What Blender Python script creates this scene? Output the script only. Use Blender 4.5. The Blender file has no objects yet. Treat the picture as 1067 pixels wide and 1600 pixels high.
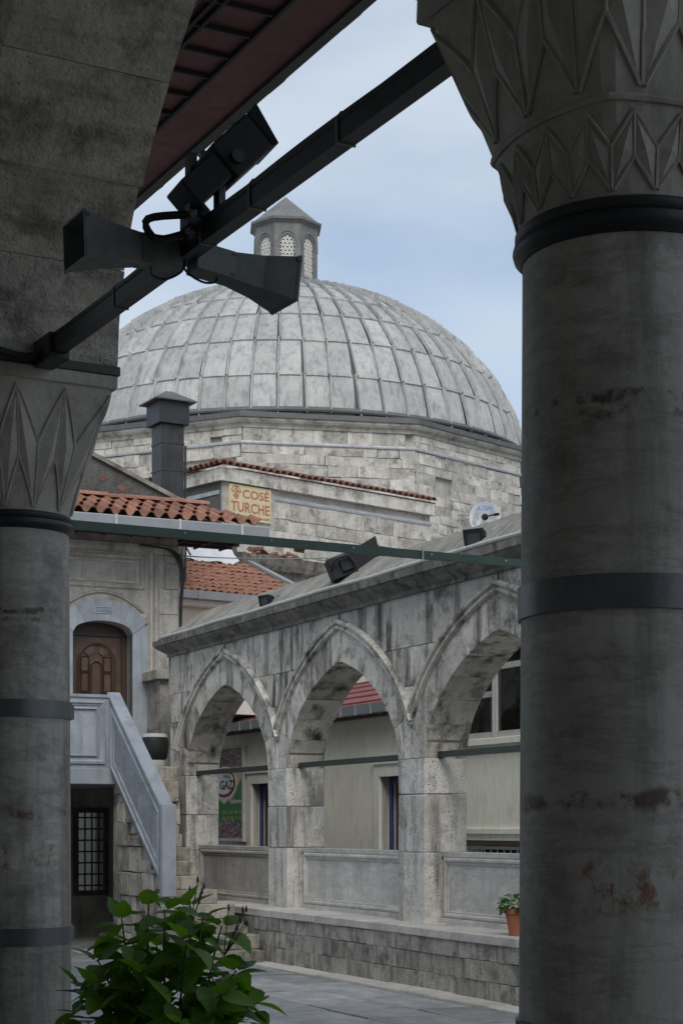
import bpy, bmesh, math, random
from mathutils import Vector, Matrix
rnd = random.Random(11)
R = math.radians
PI = math.pi
sc = bpy.context.scene
COL = sc.collection

# ------------------------------------------------------------------ camera
F = 2700.0; CX = 533.0; HY = 1290.0; EYE = 1.6      # focal length, principal column, horizon row (photo pixels); eye height
cam = bpy.data.cameras.new('camera'); camo = bpy.data.objects.new('camera', cam); COL.objects.link(camo)
camo.location = (0, 0, EYE); camo.rotation_euler = (R(90), 0, 0)
cam.sensor_fit = 'VERTICAL'; cam.sensor_height = 36; cam.lens = 36 * F / 1600
cam.shift_y = (HY - 800) / 1600; cam.shift_x = 0
cam.clip_start = .05; cam.clip_end = 3000
sc.camera = camo

# ------------------------------------------------------------------ sky and sun
SUN_EL, SUN_AZ = R(46), R(174)          # azimuth clockwise from +Y
w = bpy.data.worlds.new('World'); sc.world = w; w.use_nodes = True
nt = w.node_tree; nt.nodes.clear()
def wn(t, **k):
    n = nt.nodes.new(t)
    for a, b in k.items(): setattr(n, a, b)
    return n
wo = wn('ShaderNodeOutputWorld'); bg = wn('ShaderNodeBackground'); sky = wn('ShaderNodeTexSky')
sky.sky_type = 'NISHITA'; sky.sun_disc = False; sky.sun_elevation = SUN_EL; sky.sun_rotation = SUN_AZ
sky.air_density = 1.0; sky.dust_density = 1.5
tc = wn('ShaderNodeTexCoord'); mp = wn('ShaderNodeMapping'); mp.inputs['Scale'].default_value = (1.6, 1.6, 4.2)
mp.inputs['Location'].default_value = (.35, .1, .62)
nz = wn('ShaderNodeTexNoise'); nz.inputs['Scale'].default_value = 1.9; nz.inputs['Detail'].default_value = 5; nz.inputs['Roughness'].default_value = .45
cr = wn('ShaderNodeValToRGB'); cr.color_ramp.elements[0].position = .30; cr.color_ramp.elements[1].position = .66
cr.color_ramp.elements[0].color = (.12, .12, .12, 1); cr.color_ramp.elements[1].color = (.97, .97, .97, 1)
mx = wn('ShaderNodeMixRGB'); mx.inputs[2].default_value = (4.75, 5.3, 5.9, 1)
nt.links.new(tc.outputs['Generated'], mp.inputs['Vector']); nt.links.new(mp.outputs[0], nz.inputs['Vector'])
nt.links.new(nz.outputs['Fac'], cr.inputs[0]); nt.links.new(cr.outputs[0], mx.inputs[0])
nt.links.new(sky.outputs[0], mx.inputs[1]); nt.links.new(mx.outputs[0], bg.inputs['Color'])
bg.inputs['Strength'].default_value = .1
nt.links.new(bg.outputs[0], wo.inputs['Surface'])
sl = bpy.data.lights.new('sun', 'SUN'); sl.energy = 1.2; sl.angle = R(32); sl.color = (1, .945, .87)
slo = bpy.data.objects.new('sun', sl); COL.objects.link(slo)
sdir = Vector((math.sin(SUN_AZ) * math.cos(SUN_EL), math.cos(SUN_AZ) * math.cos(SUN_EL), math.sin(SUN_EL)))
slo.rotation_euler = sdir.to_track_quat('Z', 'Y').to_euler(); slo.location = (0, -5, 30)
vs = sc.view_settings; vs.view_transform = 'Standard'; vs.look = 'None'; vs.exposure = 0.55; vs.gamma = 1.0
vs.use_curve_mapping = False

# ------------------------------------------------------------------ materials
def lin(c):
    return tuple(((x / 255) / 12.92 if x / 255 <= .04045 else ((x / 255 + .055) / 1.055) ** 2.4) for x in c)
class NB:
    def __init__(s, name):
        s.m = bpy.data.materials.new(name); s.m.use_nodes = True; s.t = s.m.node_tree
        s.b = s.t.nodes['Principled BSDF']; s.o = s.t.nodes['Material Output']
    def n(s, t, **k):
        x = s.t.nodes.new(t)
        for a, b in k.items(): setattr(x, a, b)
        return x
    def l(s, a, b): s.t.links.new(a, b)
    def coords(s, scale=(1, 1, 1), jitter=True):
        t = s.n('ShaderNodeTexCoord'); m = s.n('ShaderNodeMapping'); m.inputs['Scale'].default_value = scale
        if jitter:
            oi = s.n('ShaderNodeObjectInfo'); ml = s.n('ShaderNodeMath', operation='MULTIPLY'); ml.inputs[1].default_value = 37.
            s.l(oi.outputs['Random'], ml.inputs[0]); s.l(ml.outputs[0], m.inputs['Location'])
        s.l(t.outputs['Object'], m.inputs['Vector']); return m.outputs[0]
    def noise(s, vec, scale, detail=5, rough=.6):
        x = s.n('ShaderNodeTexNoise'); x.inputs['Scale'].default_value = scale; x.inputs['Detail'].default_value = detail
        x.inputs['Roughness'].default_value = rough; s.l(vec, x.inputs['Vector']); return x.outputs['Fac']
    def ramp(s, f, p0, p1, c0=0., c1=1.):
        x = s.n('ShaderNodeMapRange'); x.inputs[1].default_value = p0; x.inputs[2].default_value = p1
        x.inputs[3].default_value = c0; x.inputs[4].default_value = c1; s.l(f, x.inputs[0]); return x.outputs[0]
    def mix(s, f, a, b, mode='MIX'):
        x = s.n('ShaderNodeMixRGB', blend_type=mode)
        for i, v in ((0, f), (1, a), (2, b)):
            if isinstance(v, (int, float)): x.inputs[i].default_value = v
            elif isinstance(v, tuple): x.inputs[i].default_value = (*v[:3], 1)
            else: s.l(v, x.inputs[i])
        return x.outputs[0]
    def math(s, op, a, b):
        x = s.n('ShaderNodeMath', operation=op)
        for i, v in ((0, a), (1, b)):
            if isinstance(v, (int, float)): x.inputs[i].default_value = v
            else: s.l(v, x.inputs[i])
        return x.outputs[0]
    def bump(s, h, strength, dist=.02):
        x = s.n('ShaderNodeBump'); x.inputs['Strength'].default_value = strength; x.inputs['Distance'].default_value = dist
        s.l(h, x.inputs['Height']); s.l(x.outputs[0], s.b.inputs['Normal'])
    def rough(s, v): s.b.inputs['Roughness'].default_value = v

def stone(name, c1, c2, dark, scale=1.0, streak=.5, pits=.4, bump=.5, rnd_amt=.25, rough=.9, patch=.5, veins=0., sdir_=(7, 7, .7), jitter=True, speck=.5):
    """weathered stone: two mineral tones, dark lichen patches, run-off streaks, pits; each block has its own tone"""
    k = NB(name); v = k.coords((1, 1, 1), jitter)
    big = k.noise(v, 1.6 * scale, 6, .62)
    col = k.mix(k.ramp(big, .35, .65), c1, c2)
    fine = k.noise(v, 34 * scale, 4, .7)
    col = k.mix(1., col, k.mix(k.ramp(fine, .3, .7), (1 - .35 * speck,) * 3, (1 + .2 * speck,) * 3), 'MULTIPLY')
    if patch:
        p = k.noise(v, 3.1 * scale, 8, .72)
        col = k.mix(k.math('MULTIPLY', k.ramp(p, .50, .66), patch), col, dark)
    if streak:
        vv = k.coords(sdir_, jitter)
        st = k.noise(vv, 1.0 * scale, 6, .65)
        col = k.mix(k.math('MULTIPLY', k.ramp(st, .50, .68), streak), col, dark)
    if veins:
        vv = k.coords((.6, .6, 2.4), jitter); wv = k.noise(vv, 2.4 * scale, 9, .75)
        ab = k.math('ABSOLUTE', k.math('SUBTRACT', wv, .5), 0)
        col = k.mix(k.math('MULTIPLY', k.ramp(ab, .0, .05, 1, 0), veins), col, dark)
    h = fine
    if pits:
        vo = k.n('ShaderNodeTexVoronoi'); vo.inputs['Scale'].default_value = 30 * scale; k.l(v, vo.inputs['Vector'])
        pn = k.noise(v, 5 * scale, 3, .5)
        pit = k.math('MULTIPLY', k.ramp(vo.outputs['Distance'], .10, .26, 1, 0), k.ramp(pn, .46, .58))
        col = k.mix(k.math('MULTIPLY', pit, pits), col, tuple(x * .35 for x in dark))
        h = k.math('SUBTRACT', fine, k.math('MULTIPLY', pit, min(1.3, 2 * pits)))
    if rnd_amt:
        oi = k.n('ShaderNodeObjectInfo')
        col = k.mix(1., col, k.mix(oi.outputs['Random'], (1 - rnd_amt,) * 3, (1 + rnd_amt * .7,) * 3), 'MULTIPLY')
    k.l(col, k.b.inputs['Base Color']); k.rough(rough)
    mid = k.noise(v, 9 * scale, 5, .65)
    k.bump(k.math('ADD', k.math('MULTIPLY', h, .5), mid), bump, .018)
    return k.m

def paint(name, c, rough=.5, metal=0., var=.12, nscale=6., bump=.06, dirt=None, dirt_amt=.4, spec=None):
    k = NB(name); v = k.coords(); f = k.noise(v, nscale, 6, .65)
    col = k.mix(k.ramp(f, .3, .7), tuple(x * (1 - var) for x in c), tuple(min(1, x * (1 + var)) for x in c))
    if dirt:
        g = k.noise(k.coords((5, 5, 1.2)), 2.2, 7, .7)
        col = k.mix(k.math('MULTIPLY', k.ramp(g, .5, .68), dirt_amt), col, dirt)
    k.l(col, k.b.inputs['Base Color']); k.rough(rough); k.b.inputs['Metallic'].default_value = metal
    if spec is not None: k.b.inputs['Specular IOR Level'].default_value = spec
    if bump: k.bump(k.noise(v, nscale * 8, 4, .6), bump, .01)
    return k.m

M = {}
M['arcade'] = stone('arcade_limestone', (.70, .675, .61), (.50, .475, .42), (.032, .03, .027), 1.2, .97, .4, 1.0, .2, patch=.78, sdir_=(3.6, 3.6, .42))
M['arcade_core'] = stone('arcade_mortar', (.20, .19, .17), (.14, .135, .12), (.05, .05, .045), 1, .4, .2, .5, 0, jitter=False)
M['pier'] = stone('pier_travertine', (.72, .705, .665), (.52, .505, .465), (.065, .06, .054), 1.3, .75, .9, 1.0, .10, patch=.5, sdir_=(5, 5, .5))
M['cornice'] = stone('cornice_stone', (.34, .325, .29), (.17, .165, .15), (.028, .027, .024), 1.6, .7, .3, 1.0, .2, patch=.8)
M['coping'] = stone('coping_stone', (.36, .345, .30), (.22, .21, .185), (.05, .05, .04), 1.5, .9, .2, 1.0, .1, patch=.5, sdir_=(14, .9, .9), jitter=False)
M['plinth'] = stone('plinth_stone', (.44, .42, .375), (.26, .245, .215), (.045, .042, .037), 1.6, .7, .8, 1.3, .07, patch=.75)
M['ledge'] = stone('ledge_stone', (.58, .56, .52), (.44, .425, .39), (.13, .125, .11), 1.2, .1, .4, .7, .12, patch=.3)
M['flag'] = stone('flagstone', (.40, .41, .415), (.27, .28, .29), (.12, .12, .12), 1.3, 0, .1, .5, .38, rough=.55, patch=.4, veins=.35)
M['ground'] = stone('ground_mortar', (.17, .17, .165), (.12, .12, .115), (.06, .06, .06), 1.2, 0, .1, .4, 0, rough=.85, jitter=False)
M['marble'] = stone('marble_blue_grey', (.36, .395, .435), (.26, .29, .325), (.12, .135, .155), 1.1, .5, 0, .15, .07, rough=.5, patch=.3, sdir_=(4, 4, .35), speck=.12)
M['flight_marble'] = stone('marble_grey_flight', (.34, .365, .385), (.235, .255, .275), (.12, .13, .14), 1.1, .5, 0, .15, .05, rough=.5, patch=.3, veins=.4, sdir_=(5, 5, 1.2), speck=.15)
M['panel_marble'] = stone('parapet_marble', (.58, .57, .535), (.43, .425, .40), (.19, .19, .18), 1.0, .35, .06, .2, .08, rough=.6, patch=.35, veins=.35, speck=.2)
M['facade'] = stone('facade_stone', (.48, .46, .415), (.36, .345, .31), (.12, .115, .105), 1.0, .55, .2, .5, .12, patch=.45)
M['rubble'] = stone('stair_rubble', (.46, .435, .38), (.28, .26, .225), (.05, .047, .04), 1.4, .6, .5, 1.0, .34, patch=.6)
M['drum'] = stone('drum_limestone', (.72, .695, .64), (.47, .45, .40), (.17, .152, .13), 1.2, .4, .35, 1.2, .2, patch=.8)
M['drum_core'] = stone('drum_mortar', (.56, .545, .50), (.40, .385, .35), (.15, .14, .125), .9, .3, .3, 1.0, 0, patch=.6, jitter=False)
M['greywall'] = stone('grey_cement_wall', (.15, .145, .135), (.10, .097, .09), (.045, .043, .04), 2.0, .3, .4, 1.4, .05, patch=.6)
M['column'] = stone('column_marble', (.47, .45, .405), (.31, .295, .26), (.10, .088, .07), 1.2, .8, 0, .16, .1, rough=.55, patch=.6, sdir_=(4, 4, .35), veins=.35, speck=.25)
def add_cramp_stains(m):
    k = NB('tmp'); bpy.data.materials.remove(k.m); k.m = m; k.t = m.node_tree; k.b = k.t.nodes['Principled BSDF']; k.o = k.t.nodes['Material Output']
    src = k.b.inputs['Base Color'].links[0].from_socket; v = k.coords(); tcn = k.n('ShaderNodeTexCoord'); sp = k.n('ShaderNodeSeparateXYZ'); k.l(tcn.outputs['Object'], sp.inputs[0])
    wob = k.math('MULTIPLY', k.math('SUBTRACT', k.noise(v, 5, 5, .6), .5), .12); zz = k.math('ADD', sp.outputs[2], wob); brk = k.noise(k.coords((1, 1, .6)), 6.5, 9, .78); col = src
    for z0, hw, c, th in ((1.66, .030, (.085, .038, .022), .48), (1.46, .075, (.20, .075, .032), .53), (2.64, .018, (.05, .035, .026), .49), (2.60, .014, (.09, .06, .04), .52)):
        d_ = k.math('ABSOLUTE', k.math('SUBTRACT', zz, z0), 0); mk_ = k.math('MULTIPLY', k.ramp(d_, hw * .4, hw, 1, 0), k.ramp(brk, th, th + .06))
        col = k.mix(k.math('MULTIPLY', mk_, .85), col, c)
    k.l(col, k.b.inputs['Base Color'])
add_cramp_stains(M['column'])
M['capital'] = stone('capital_marble', (.48, .455, .40), (.35, .33, .285), (.14, .125, .10), 1.5, .35, 0, .25, .05, rough=.7, patch=.5, speck=.3)
M['archstone'] = stone('portico_arch_stone', (.62, .585, .505), (.40, .375, .32), (.07, .06, .048), 1.3, .55, .25, 1.1, .16, patch=.65, sdir_=(1.6, 1.6, 9))
M['vault'] = paint('vault_plaster', (.55, .53, .48), .9, var=.25, nscale=1.5)
M['lead'] = stone('lead_sheet', (.52, .52, .495), (.41, .425, .43), (.13, .135, .135), 1.3, .55, 0, .6, .13, rough=.62, patch=.25, sdir_=(6, 6, 1.0), speck=.7)
M['leadtrim'] = paint('lead_flashing', (.40, .42, .44), .55, .2, .2, 4, .05, (.15, .15, .15), .5)
M['leaddark'] = paint('lead_dark', (.12, .125, .125), .6, .2, .2, 4, .1)
M['lantern'] = stone('lantern_lead', (.20, .205, .20), (.15, .155, .15), (.07, .07, .07), 1.2, .4, 0, .25, 0, rough=.6, patch=.3)
M['lattice'] = paint('lattice_plaster', (.62, .61, .57), .8, var=.1)
M['tile'] = stone('terracotta_tile', (.41, .20, .13), (.28, .13, .085), (.08, .055, .043), 2.4, .35, 0, .4, .32, rough=.85, patch=.5)
M['oldtile'] = stone('weathered_tile', (.25, .115, .08), (.17, .08, .06), (.05, .04, .035), 2.0, .3, 0, .5, .3, rough=.9, patch=.6)
M['cream'] = paint('cream_plaster', (.80, .78, .67), .88, var=.06, nscale=2.2, bump=.35, dirt=(.36, .34, .28), dirt_amt=.35)
M['creamtrim'] = paint('cream_trim', (.76, .75, .67), .8, var=.06, bump=.1, dirt=(.40, .38, .32), dirt_amt=.35)
M['zinc'] = paint('zinc_gutter', (.32, .345, .365), .5, .3, .1, 3, .04, (.26, .27, .28), .3)
M['redroof'] = paint('red_roof_sheet', (.22, .065, .07), .6, 0, .2, 2, .1)
M['redsoffit'] = paint('red_painted_boards', (.19, .075, .075), .7, 0, .25, 3, .2, (.07, .035, .035), .4)
M['batten'] = paint('dark_batten', (.035, .032, .03), .7)
M['eavewood'] = paint('eave_edge', (.055, .055, .05), .6, 0, .2)
M['green'] = paint('green_iron', (.045, .085, .065), .45, .2, .2, 8, .12, (.10, .08, .055), .25)
M['greendark'] = paint('dark_green_iron', (.028, .042, .036), .5, .2, .2, 8, .15, (.07, .05, .035), .3)
M['iron'] = paint('dark_iron', (.032, .034, .037), .45, .4, .25, 8, .15)
M['band'] = paint('grey_steel_band', (.12, .125, .13), .42, .6, .2, 6, .1, (.05, .045, .04), .4)
M['black'] = paint('black_plastic', (.016, .017, .019), .6, 0, .25, 6, .05, spec=.3)
M['horn'] = paint('grey_green_horn', (.12, .132, .125), .55, .1, .3, 5, .15, (.07, .055, .04), .6)
M['hornin'] = paint('horn_inside', (.05, .055, .055), .6)
M['cable'] = paint('black_cable', (.015, .015, .015), .5)
M['conduit'] = paint('pale_conduit', (.50, .50, .48), .6, 0, .1, 5, .05, (.25, .24, .22), .4)
M['chimney'] = paint('chimney_steel', (.04, .042, .045), .45, .4, .3, 3, .1, (.12, .10, .085), .3)
M['wood'] = paint('door_wood', (.085, .048, .028), .42, 0, .35, 5, .15, (.20, .15, .10), .35)
M['darkwood'] = paint('door_frame_wood', (.04, .025, .018), .5, 0, .2)
M['bluepaint'] = paint('blue_door_frame', (.03, .04, .16), .5)
M['brown'] = paint('brown_door', (.085, .055, .042), .6)
M['grey_frame'] = paint('window_frame_grey', (.42, .42, .41), .5, 0, .1, 4, .05, (.2, .2, .19), .3)
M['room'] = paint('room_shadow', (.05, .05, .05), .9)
M['redcloth'] = paint('red_curtain', (.30, .07, .06), .8, 0, .3, 4)
M['whitecloth'] = paint('white_board', (.55, .56, .55), .8, 0, .1)
M['pinkcloth'] = paint('pale_curtain', (.50, .34, .28), .8, 0, .2)
M['terracotta'] = paint('terracotta_pot', (.33, .12, .06), .75, 0, .15)
M['soil'] = paint('soil', (.04, .03, .022), .95)
M['yellow'] = paint('sign_yellow', (.64, .55, .33), .7, 0, .1, 5, .03, (.45, .40, .28), .6)
M['signred'] = paint('sign_red', (.42, .13, .095), .7, 0, .25, 20)
M['signblack'] = paint('print_black', (.03, .03, .03), .6)
M['white'] = paint('print_white', (.75, .75, .74), .5, var=.04)
M['pgreen'] = paint('poster_green', (.03, .19, .06), .5, var=.05)
M['ptan'] = paint('poster_tan', (.60, .43, .22), .5, var=.05)
M['pmaroon'] = paint('poster_maroon', (.22, .015, .04), .5, var=.05)
M['pgold'] = paint('poster_gold', (.50, .44, .16), .5, var=.05)
M['dish'] = paint('dish_white', (.66, .69, .72), .4, 0, .04)
M['dishgrey'] = paint('dish_print_grey', (.36, .38, .40), .5, 0, .2)
M['dishblue'] = paint('dish_print_blue', (.03, .16, .42), .5)
M['sheet'] = paint('white_plastic_sheet', (.58, .60, .62), .5, 0, .08)
M['stem'] = paint('plant_stem', (.06, .075, .03), .7)
M['wire'] = paint('grey_wire', (.22, .22, .21), .6)

def leafmat(name, c1, c2, trans):
    k = NB(name); v = k.coords((1, 1, 1)); f = k.noise(v, 9, 4, .6)
    oi = k.n('ShaderNodeObjectInfo')
    col = k.mix(oi.outputs['Random'], c1, c2); col = k.mix(k.ramp(f, .3, .7), col, k.mix(1., col, (.7, .75, .7), 'MULTIPLY'))
    tcn = k.n('ShaderNodeTexCoord'); sx = k.n('ShaderNodeSeparateXYZ'); k.l(tcn.outputs['Object'], sx.inputs[0]); ay = k.math('ABSOLUTE', sx.outputs[1], 0)
    fr_ = k.math('FRACT', k.math('MULTIPLY', k.math('SUBTRACT', sx.outputs[0], k.math('MULTIPLY', ay, .75)), 8.), 0); side = k.ramp(k.math('ABSOLUTE', k.math('SUBTRACT', fr_, .5), 0), .0, .09, 1, 0)
    vein = k.math('MAXIMUM', side, k.ramp(ay, .008, .022, 1, 0)); col = k.mix(k.math('MULTIPLY', vein, .35), col, (.20, .30, .09))
    k.l(col, k.b.inputs['Base Color']); k.rough(.48); k.b.inputs['Specular IOR Level'].default_value = .35
    tr = k.n('ShaderNodeBsdfTranslucent'); k.l(k.mix(1., col, trans, 'MULTIPLY'), tr.inputs['Color'])
    ms = k.n('ShaderNodeMixShader'); ms.inputs[0].default_value = .42
    k.l(k.b.outputs[0], ms.inputs[1]); k.l(tr.outputs[0], ms.inputs[2]); k.l(ms.outputs[0], k.o.inputs['Surface'])
    k.bump(k.noise(k.coords((1, 1, 1)), 60, 3, .5), .15, .004)
    return k.m
M['leaf'] = leafmat('hydrangea_leaf', (.07, .16, .025), (.14, .27, .04), (1.7, 1.8, .5))
M['leaf2'] = leafmat('geranium_leaf', (.09, .17, .05), (.16, .26, .09), (1.2, 1.3, .6))
k = NB('window_glass'); k.b.inputs['Base Color'].default_value = (.8, .85, .85, 1); k.rough(.04)
k.b.inputs['Transmission Weight'].default_value = 0; gl = k.n('ShaderNodeBsdfTransparent'); gg = k.n('ShaderNodeBsdfGlossy'); gg.inputs['Roughness'].default_value = .03
ms = k.n('ShaderNodeMixShader'); fr = k.n('ShaderNodeFresnel'); fr.inputs[0].default_value = 1.5
k.l(k.math('ADD', fr.outputs[0], .06), ms.inputs[0]); k.l(gl.outputs[0], ms.inputs[1]); k.l(gg.outputs[0], ms.inputs[2]); k.l(ms.outputs[0], k.o.inputs['Surface'])
M['glass'] = k.m
# printed photograph of sweets on the poster: cells of several tones
def sweets(name, a, b, c):
    k = NB(name); vo = k.n('ShaderNodeTexVoronoi'); vo.inputs['Scale'].default_value = 24; k.l(k.coords(jitter=False), vo.inputs['Vector'])
    sp = k.n('ShaderNodeSeparateColor'); k.l(vo.outputs['Color'], sp.inputs[0])
    col = k.mix(k.ramp(sp.outputs[0], .25, .75), a, b); col = k.mix(k.ramp(sp.outputs[1], .6, .7), col, c)
    k.l(k.mix(k.ramp(vo.outputs['Distance'], .2, .6), col, tuple(x * .3 for x in a)), k.b.inputs['Base Color']); k.rough(.5); return k.m
M['sweets1'] = sweets('print_sweets_red', (.16, .05, .05), (.38, .18, .16), (.55, .40, .32))
M['sweets2'] = sweets('print_sweets_pale', (.34, .27, .30), (.62, .58, .60), (.28, .08, .10))

# ------------------------------------------------------------------ mesh helpers
class MB:
    def __init__(s): s.v = []; s.f = []
    def add(s, vs, fs):
        o = len(s.v); s.v += [tuple(x) for x in vs]; s.f += [tuple(i + o for i in f) for f in fs]; return s
    def box(s, x0, x1, y0, y1, z0, z1):
        return s.add([(x, y, z) for x in (x0, x1) for y in (y0, y1) for z in (z0, z1)],
                     [(0, 1, 3, 2), (4, 6, 7, 5), (0, 4, 5, 1), (2, 3, 7, 6), (0, 2, 6, 4), (1, 5, 7, 3)])
    def cbox(s, x0, x1, y0, y1, z0, z1, b=.01, j=0.):
        """box with chamfered edges; j = uneven corners"""
        b *= .5; lo = (x0, y0, z0); hi = (x1, y1, z1); vs = []; idx = {}
        for cx in (0, 1):
            for cy in (0, 1):
                for cz in (0, 1):
                    c = (cx, cy, cz); jj = [rnd.uniform(-j, j) for _ in range(3)]
                    for ax in range(3):
                        p = []
                        for a in range(3):
                            e = hi[a] if c[a] else lo[a]
                            if a != ax: e += -b if c[a] else b
                            p.append(e + jj[a])
                        idx[(c, ax)] = len(vs); vs.append(p)
        fs = []
        for ax in range(3):
            o = [a for a in range(3) if a != ax]
            for side in (0, 1):
                q = []
                for (a, bb) in ((0, 0), (1, 0), (1, 1), (0, 1)):
                    c = [0, 0, 0]; c[ax] = side; c[o[0]] = a; c[o[1]] = bb; q.append(idx[(tuple(c), ax)])
                fs.append(q)
        for ax in range(3):                      # edge chamfers run along ax
            o = [a for a in range(3) if a != ax]
            for a in (0, 1):
                for bb in (0, 1):
                    c0 = [0, 0, 0]; c0[o[0]] = a; c0[o[1]] = bb; c1 = list(c0); c1[ax] = 1
                    fs.append([idx[(tuple(c0), o[0])], idx[(tuple(c0), o[1])], idx[(tuple(c1), o[1])], idx[(tuple(c1), o[0])]])
        for cx in (0, 1):
            for cy in (0, 1):
                for cz in (0, 1): fs.append([idx[((cx, cy, cz), a)] for a in range(3)])
        return s.add(vs, fs)
    def prism(s, poly, c0, c1, mp=None):
        mp = mp or (lambda a, b, c: (a, b, c)); n = len(poly)
        vs = [mp(a, b, c0) for a, b in poly] + [mp(a, b, c1) for a, b in poly]
        fs = [tuple(range(n)), tuple(range(2 * n - 1, n - 1, -1))] + [(i, (i + 1) % n, n + (i + 1) % n, n + i) for i in range(n)]
        return s.add(vs, fs)
    def sweep(s, path, prof, closed=False, mp=None, capped=True):
        """mitred sweep; path in a plane (a,b), profile (out, c): out along the left-hand normal, c along the third axis"""
        mp = mp or (lambda a, b, c: (a, b, c)); n = len(path); P = [Vector((p[0], p[1])) for p in path]; vs = []
        for i in range(n):
            if closed or 0 < i < n - 1:
                d0 = (P[i] - P[i - 1]).normalized(); d1 = (P[(i + 1) % n] - P[i]).normalized()
            elif i == 0: d0 = d1 = (P[1] - P[0]).normalized()
            else: d0 = d1 = (P[-1] - P[-2]).normalized()
            n0 = Vector((-d0.y, d0.x)); n1 = Vector((-d1.y, d1.x)); mm = n0 + n1
            mm = mm / max(.25, mm.dot(n0)) if mm.length > 1e-6 else n0
            for (o, c) in prof: q = P[i] + mm * o; vs.append(mp(q.x, q.y, c))
        k_ = len(prof); fs = []
        for i in range(n if closed else n - 1):
            for j in range(k_):
                a = i * k_ + j; b = i * k_ + (j + 1) % k_; c = ((i + 1) % n) * k_ + (j + 1) % k_; d = ((i + 1) % n) * k_ + j
                fs.append((a, b, c, d))
        if not closed and capped: fs += [tuple(range(k_)), tuple(range((n - 1) * k_ + k_ - 1, (n - 1) * k_ - 1, -1))]
        return s.add(vs, fs)
    def lathe(s, prof, cx=0, cy=0, n=32, cap=True):
        vs = []; k_ = len(prof)
        for i in range(n):
            a = 2 * PI * i / n
            for (r, z) in prof: vs.append((cx + r * math.cos(a), cy + r * math.sin(a), z))
        fs = [(i * k_ + j, ((i + 1) % n) * k_ + j, ((i + 1) % n) * k_ + j + 1, i * k_ + j + 1) for i in range(n) for j in range(k_ - 1)]
        if cap: fs += [tuple(i * k_ for i in range(n)), tuple(i * k_ + k_ - 1 for i in range(n))]
        return s.add(vs, fs)
    def tube(s, pts, r, n=8):
        P = [Vector(p) for p in pts]; vs = []
        if 4 <= len(P) <= 8 and not isinstance(r, (list, tuple)):      # round off short cable runs
            Q = []
            for i in range(len(P) - 1):
                a, b, c, d = P[max(i - 1, 0)], P[i], P[i + 1], P[min(i + 2, len(P) - 1)]
                for q in range(5):
                    t = q / 5; Q.append(.5 * ((2 * b) + (c - a) * t + (2 * a - 5 * b + 4 * c - d) * t * t + (3 * b - a - 3 * c + d) * t ** 3))
            P = Q + [P[-1]]
        rr = r if isinstance(r, (list, tuple)) else [r] * len(P)
        up = Vector((0, 0, 1))
        for i, p in enumerate(P):
            t = (P[min(i + 1, len(P) - 1)] - P[max(i - 1, 0)]).normalized()
            a = t.cross(up) if abs(t.dot(up)) < .95 else t.cross(Vector((1, 0, 0))); a.normalize(); b = t.cross(a)
            for j in range(n):
                w_ = 2 * PI * j / n; vs.append(p + (a * math.cos(w_) + b * math.sin(w_)) * rr[i])
        fs = [(i * n + j, i * n + (j + 1) % n, (i + 1) * n + (j + 1) % n, (i + 1) * n + j) for i in range(len(P) - 1) for j in range(n)]
        fs += [tuple(range(n)), tuple(range((len(P) - 1) * n, len(P) * n))]
        return s.add(vs, fs)
    def xf(s, mat):
        s.v = [tuple(mat @ Vector(p)) for p in s.v]; return s
    def join(s, o): return s.add(o.v, o.f)

class Frame:
    """local axes (x along, y sideways, z up) standing somewhere in the world"""
    def __init__(s, ox, oy, ang): s.o = Vector((ox, oy, 0)); s.a = ang; s.m = Matrix.Translation(s.o) @ Matrix.Rotation(ang, 4, 'Z')
    def w(s, x, y, z=0): return s.m @ Vector((x, y, z))
WORLD = Frame(0, 0, 0)
INFO = {}
def props(o, label=None, cat=None, group=None, kind=None):
    for k_, v_ in (('label', label), ('category', cat), ('group', group), ('kind', kind)):
        if v_: o[k_] = v_
    return o
def thing(name, label, cat, fr=WORLD, base=(0, 0, 0), group=None, kind=None):
    o = bpy.data.objects.new(name, None); COL.objects.link(o); o.empty_display_size = .2
    o.matrix_world = Matrix.Translation(fr.w(*base)) @ Matrix.Rotation(fr.a, 4, 'Z')
    INFO[o.name] = Vector(base); props(o, label, cat, group, kind); return o
def mk(mb, name, smooth=False):
    me = bpy.data.meshes.new(name); me.from_pydata(mb.v, [], mb.f)
    bm = bmesh.new(); bm.from_mesh(me); bmesh.ops.recalc_face_normals(bm, faces=bm.faces); bm.to_mesh(me); bm.free()
    if smooth:
        me.polygons.foreach_set('use_smooth', [True] * len(me.polygons))
        try: me.set_sharp_from_angle(angle=R(38))
        except Exception: pass
    return me
def part(root, name, mb, mat, smooth=False, sub=None, label=None, kind=None):
    """a part of a thing; vertices are given in the thing's frame. sub = parent part"""
    b = INFO[root.name]; mb.v = [(p[0] - b.x, p[1] - b.y, p[2] - b.z) for p in mb.v]
    me = mk(mb, name, smooth); me.materials.append(M[mat]); o = bpy.data.objects.new(name, me); COL.objects.link(o)
    o.parent = sub or root; props(o, label, kind=kind); return o
def solo(name, mb, mat, label=None, cat=None, fr=WORLD, base=(0, 0, 0), group=None, kind=None, smooth=False):
    mb.v = [(p[0] - base[0], p[1] - base[1], p[2] - base[2]) for p in mb.v]
    me = mk(mb, name, smooth); me.materials.append(M[mat]); o = bpy.data.objects.new(name, me); COL.objects.link(o)
    o.matrix_world = Matrix.Translation(fr.w(*base)) @ Matrix.Rotation(fr.a, 4, 'Z'); props(o, label, cat, group, kind); return o
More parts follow.
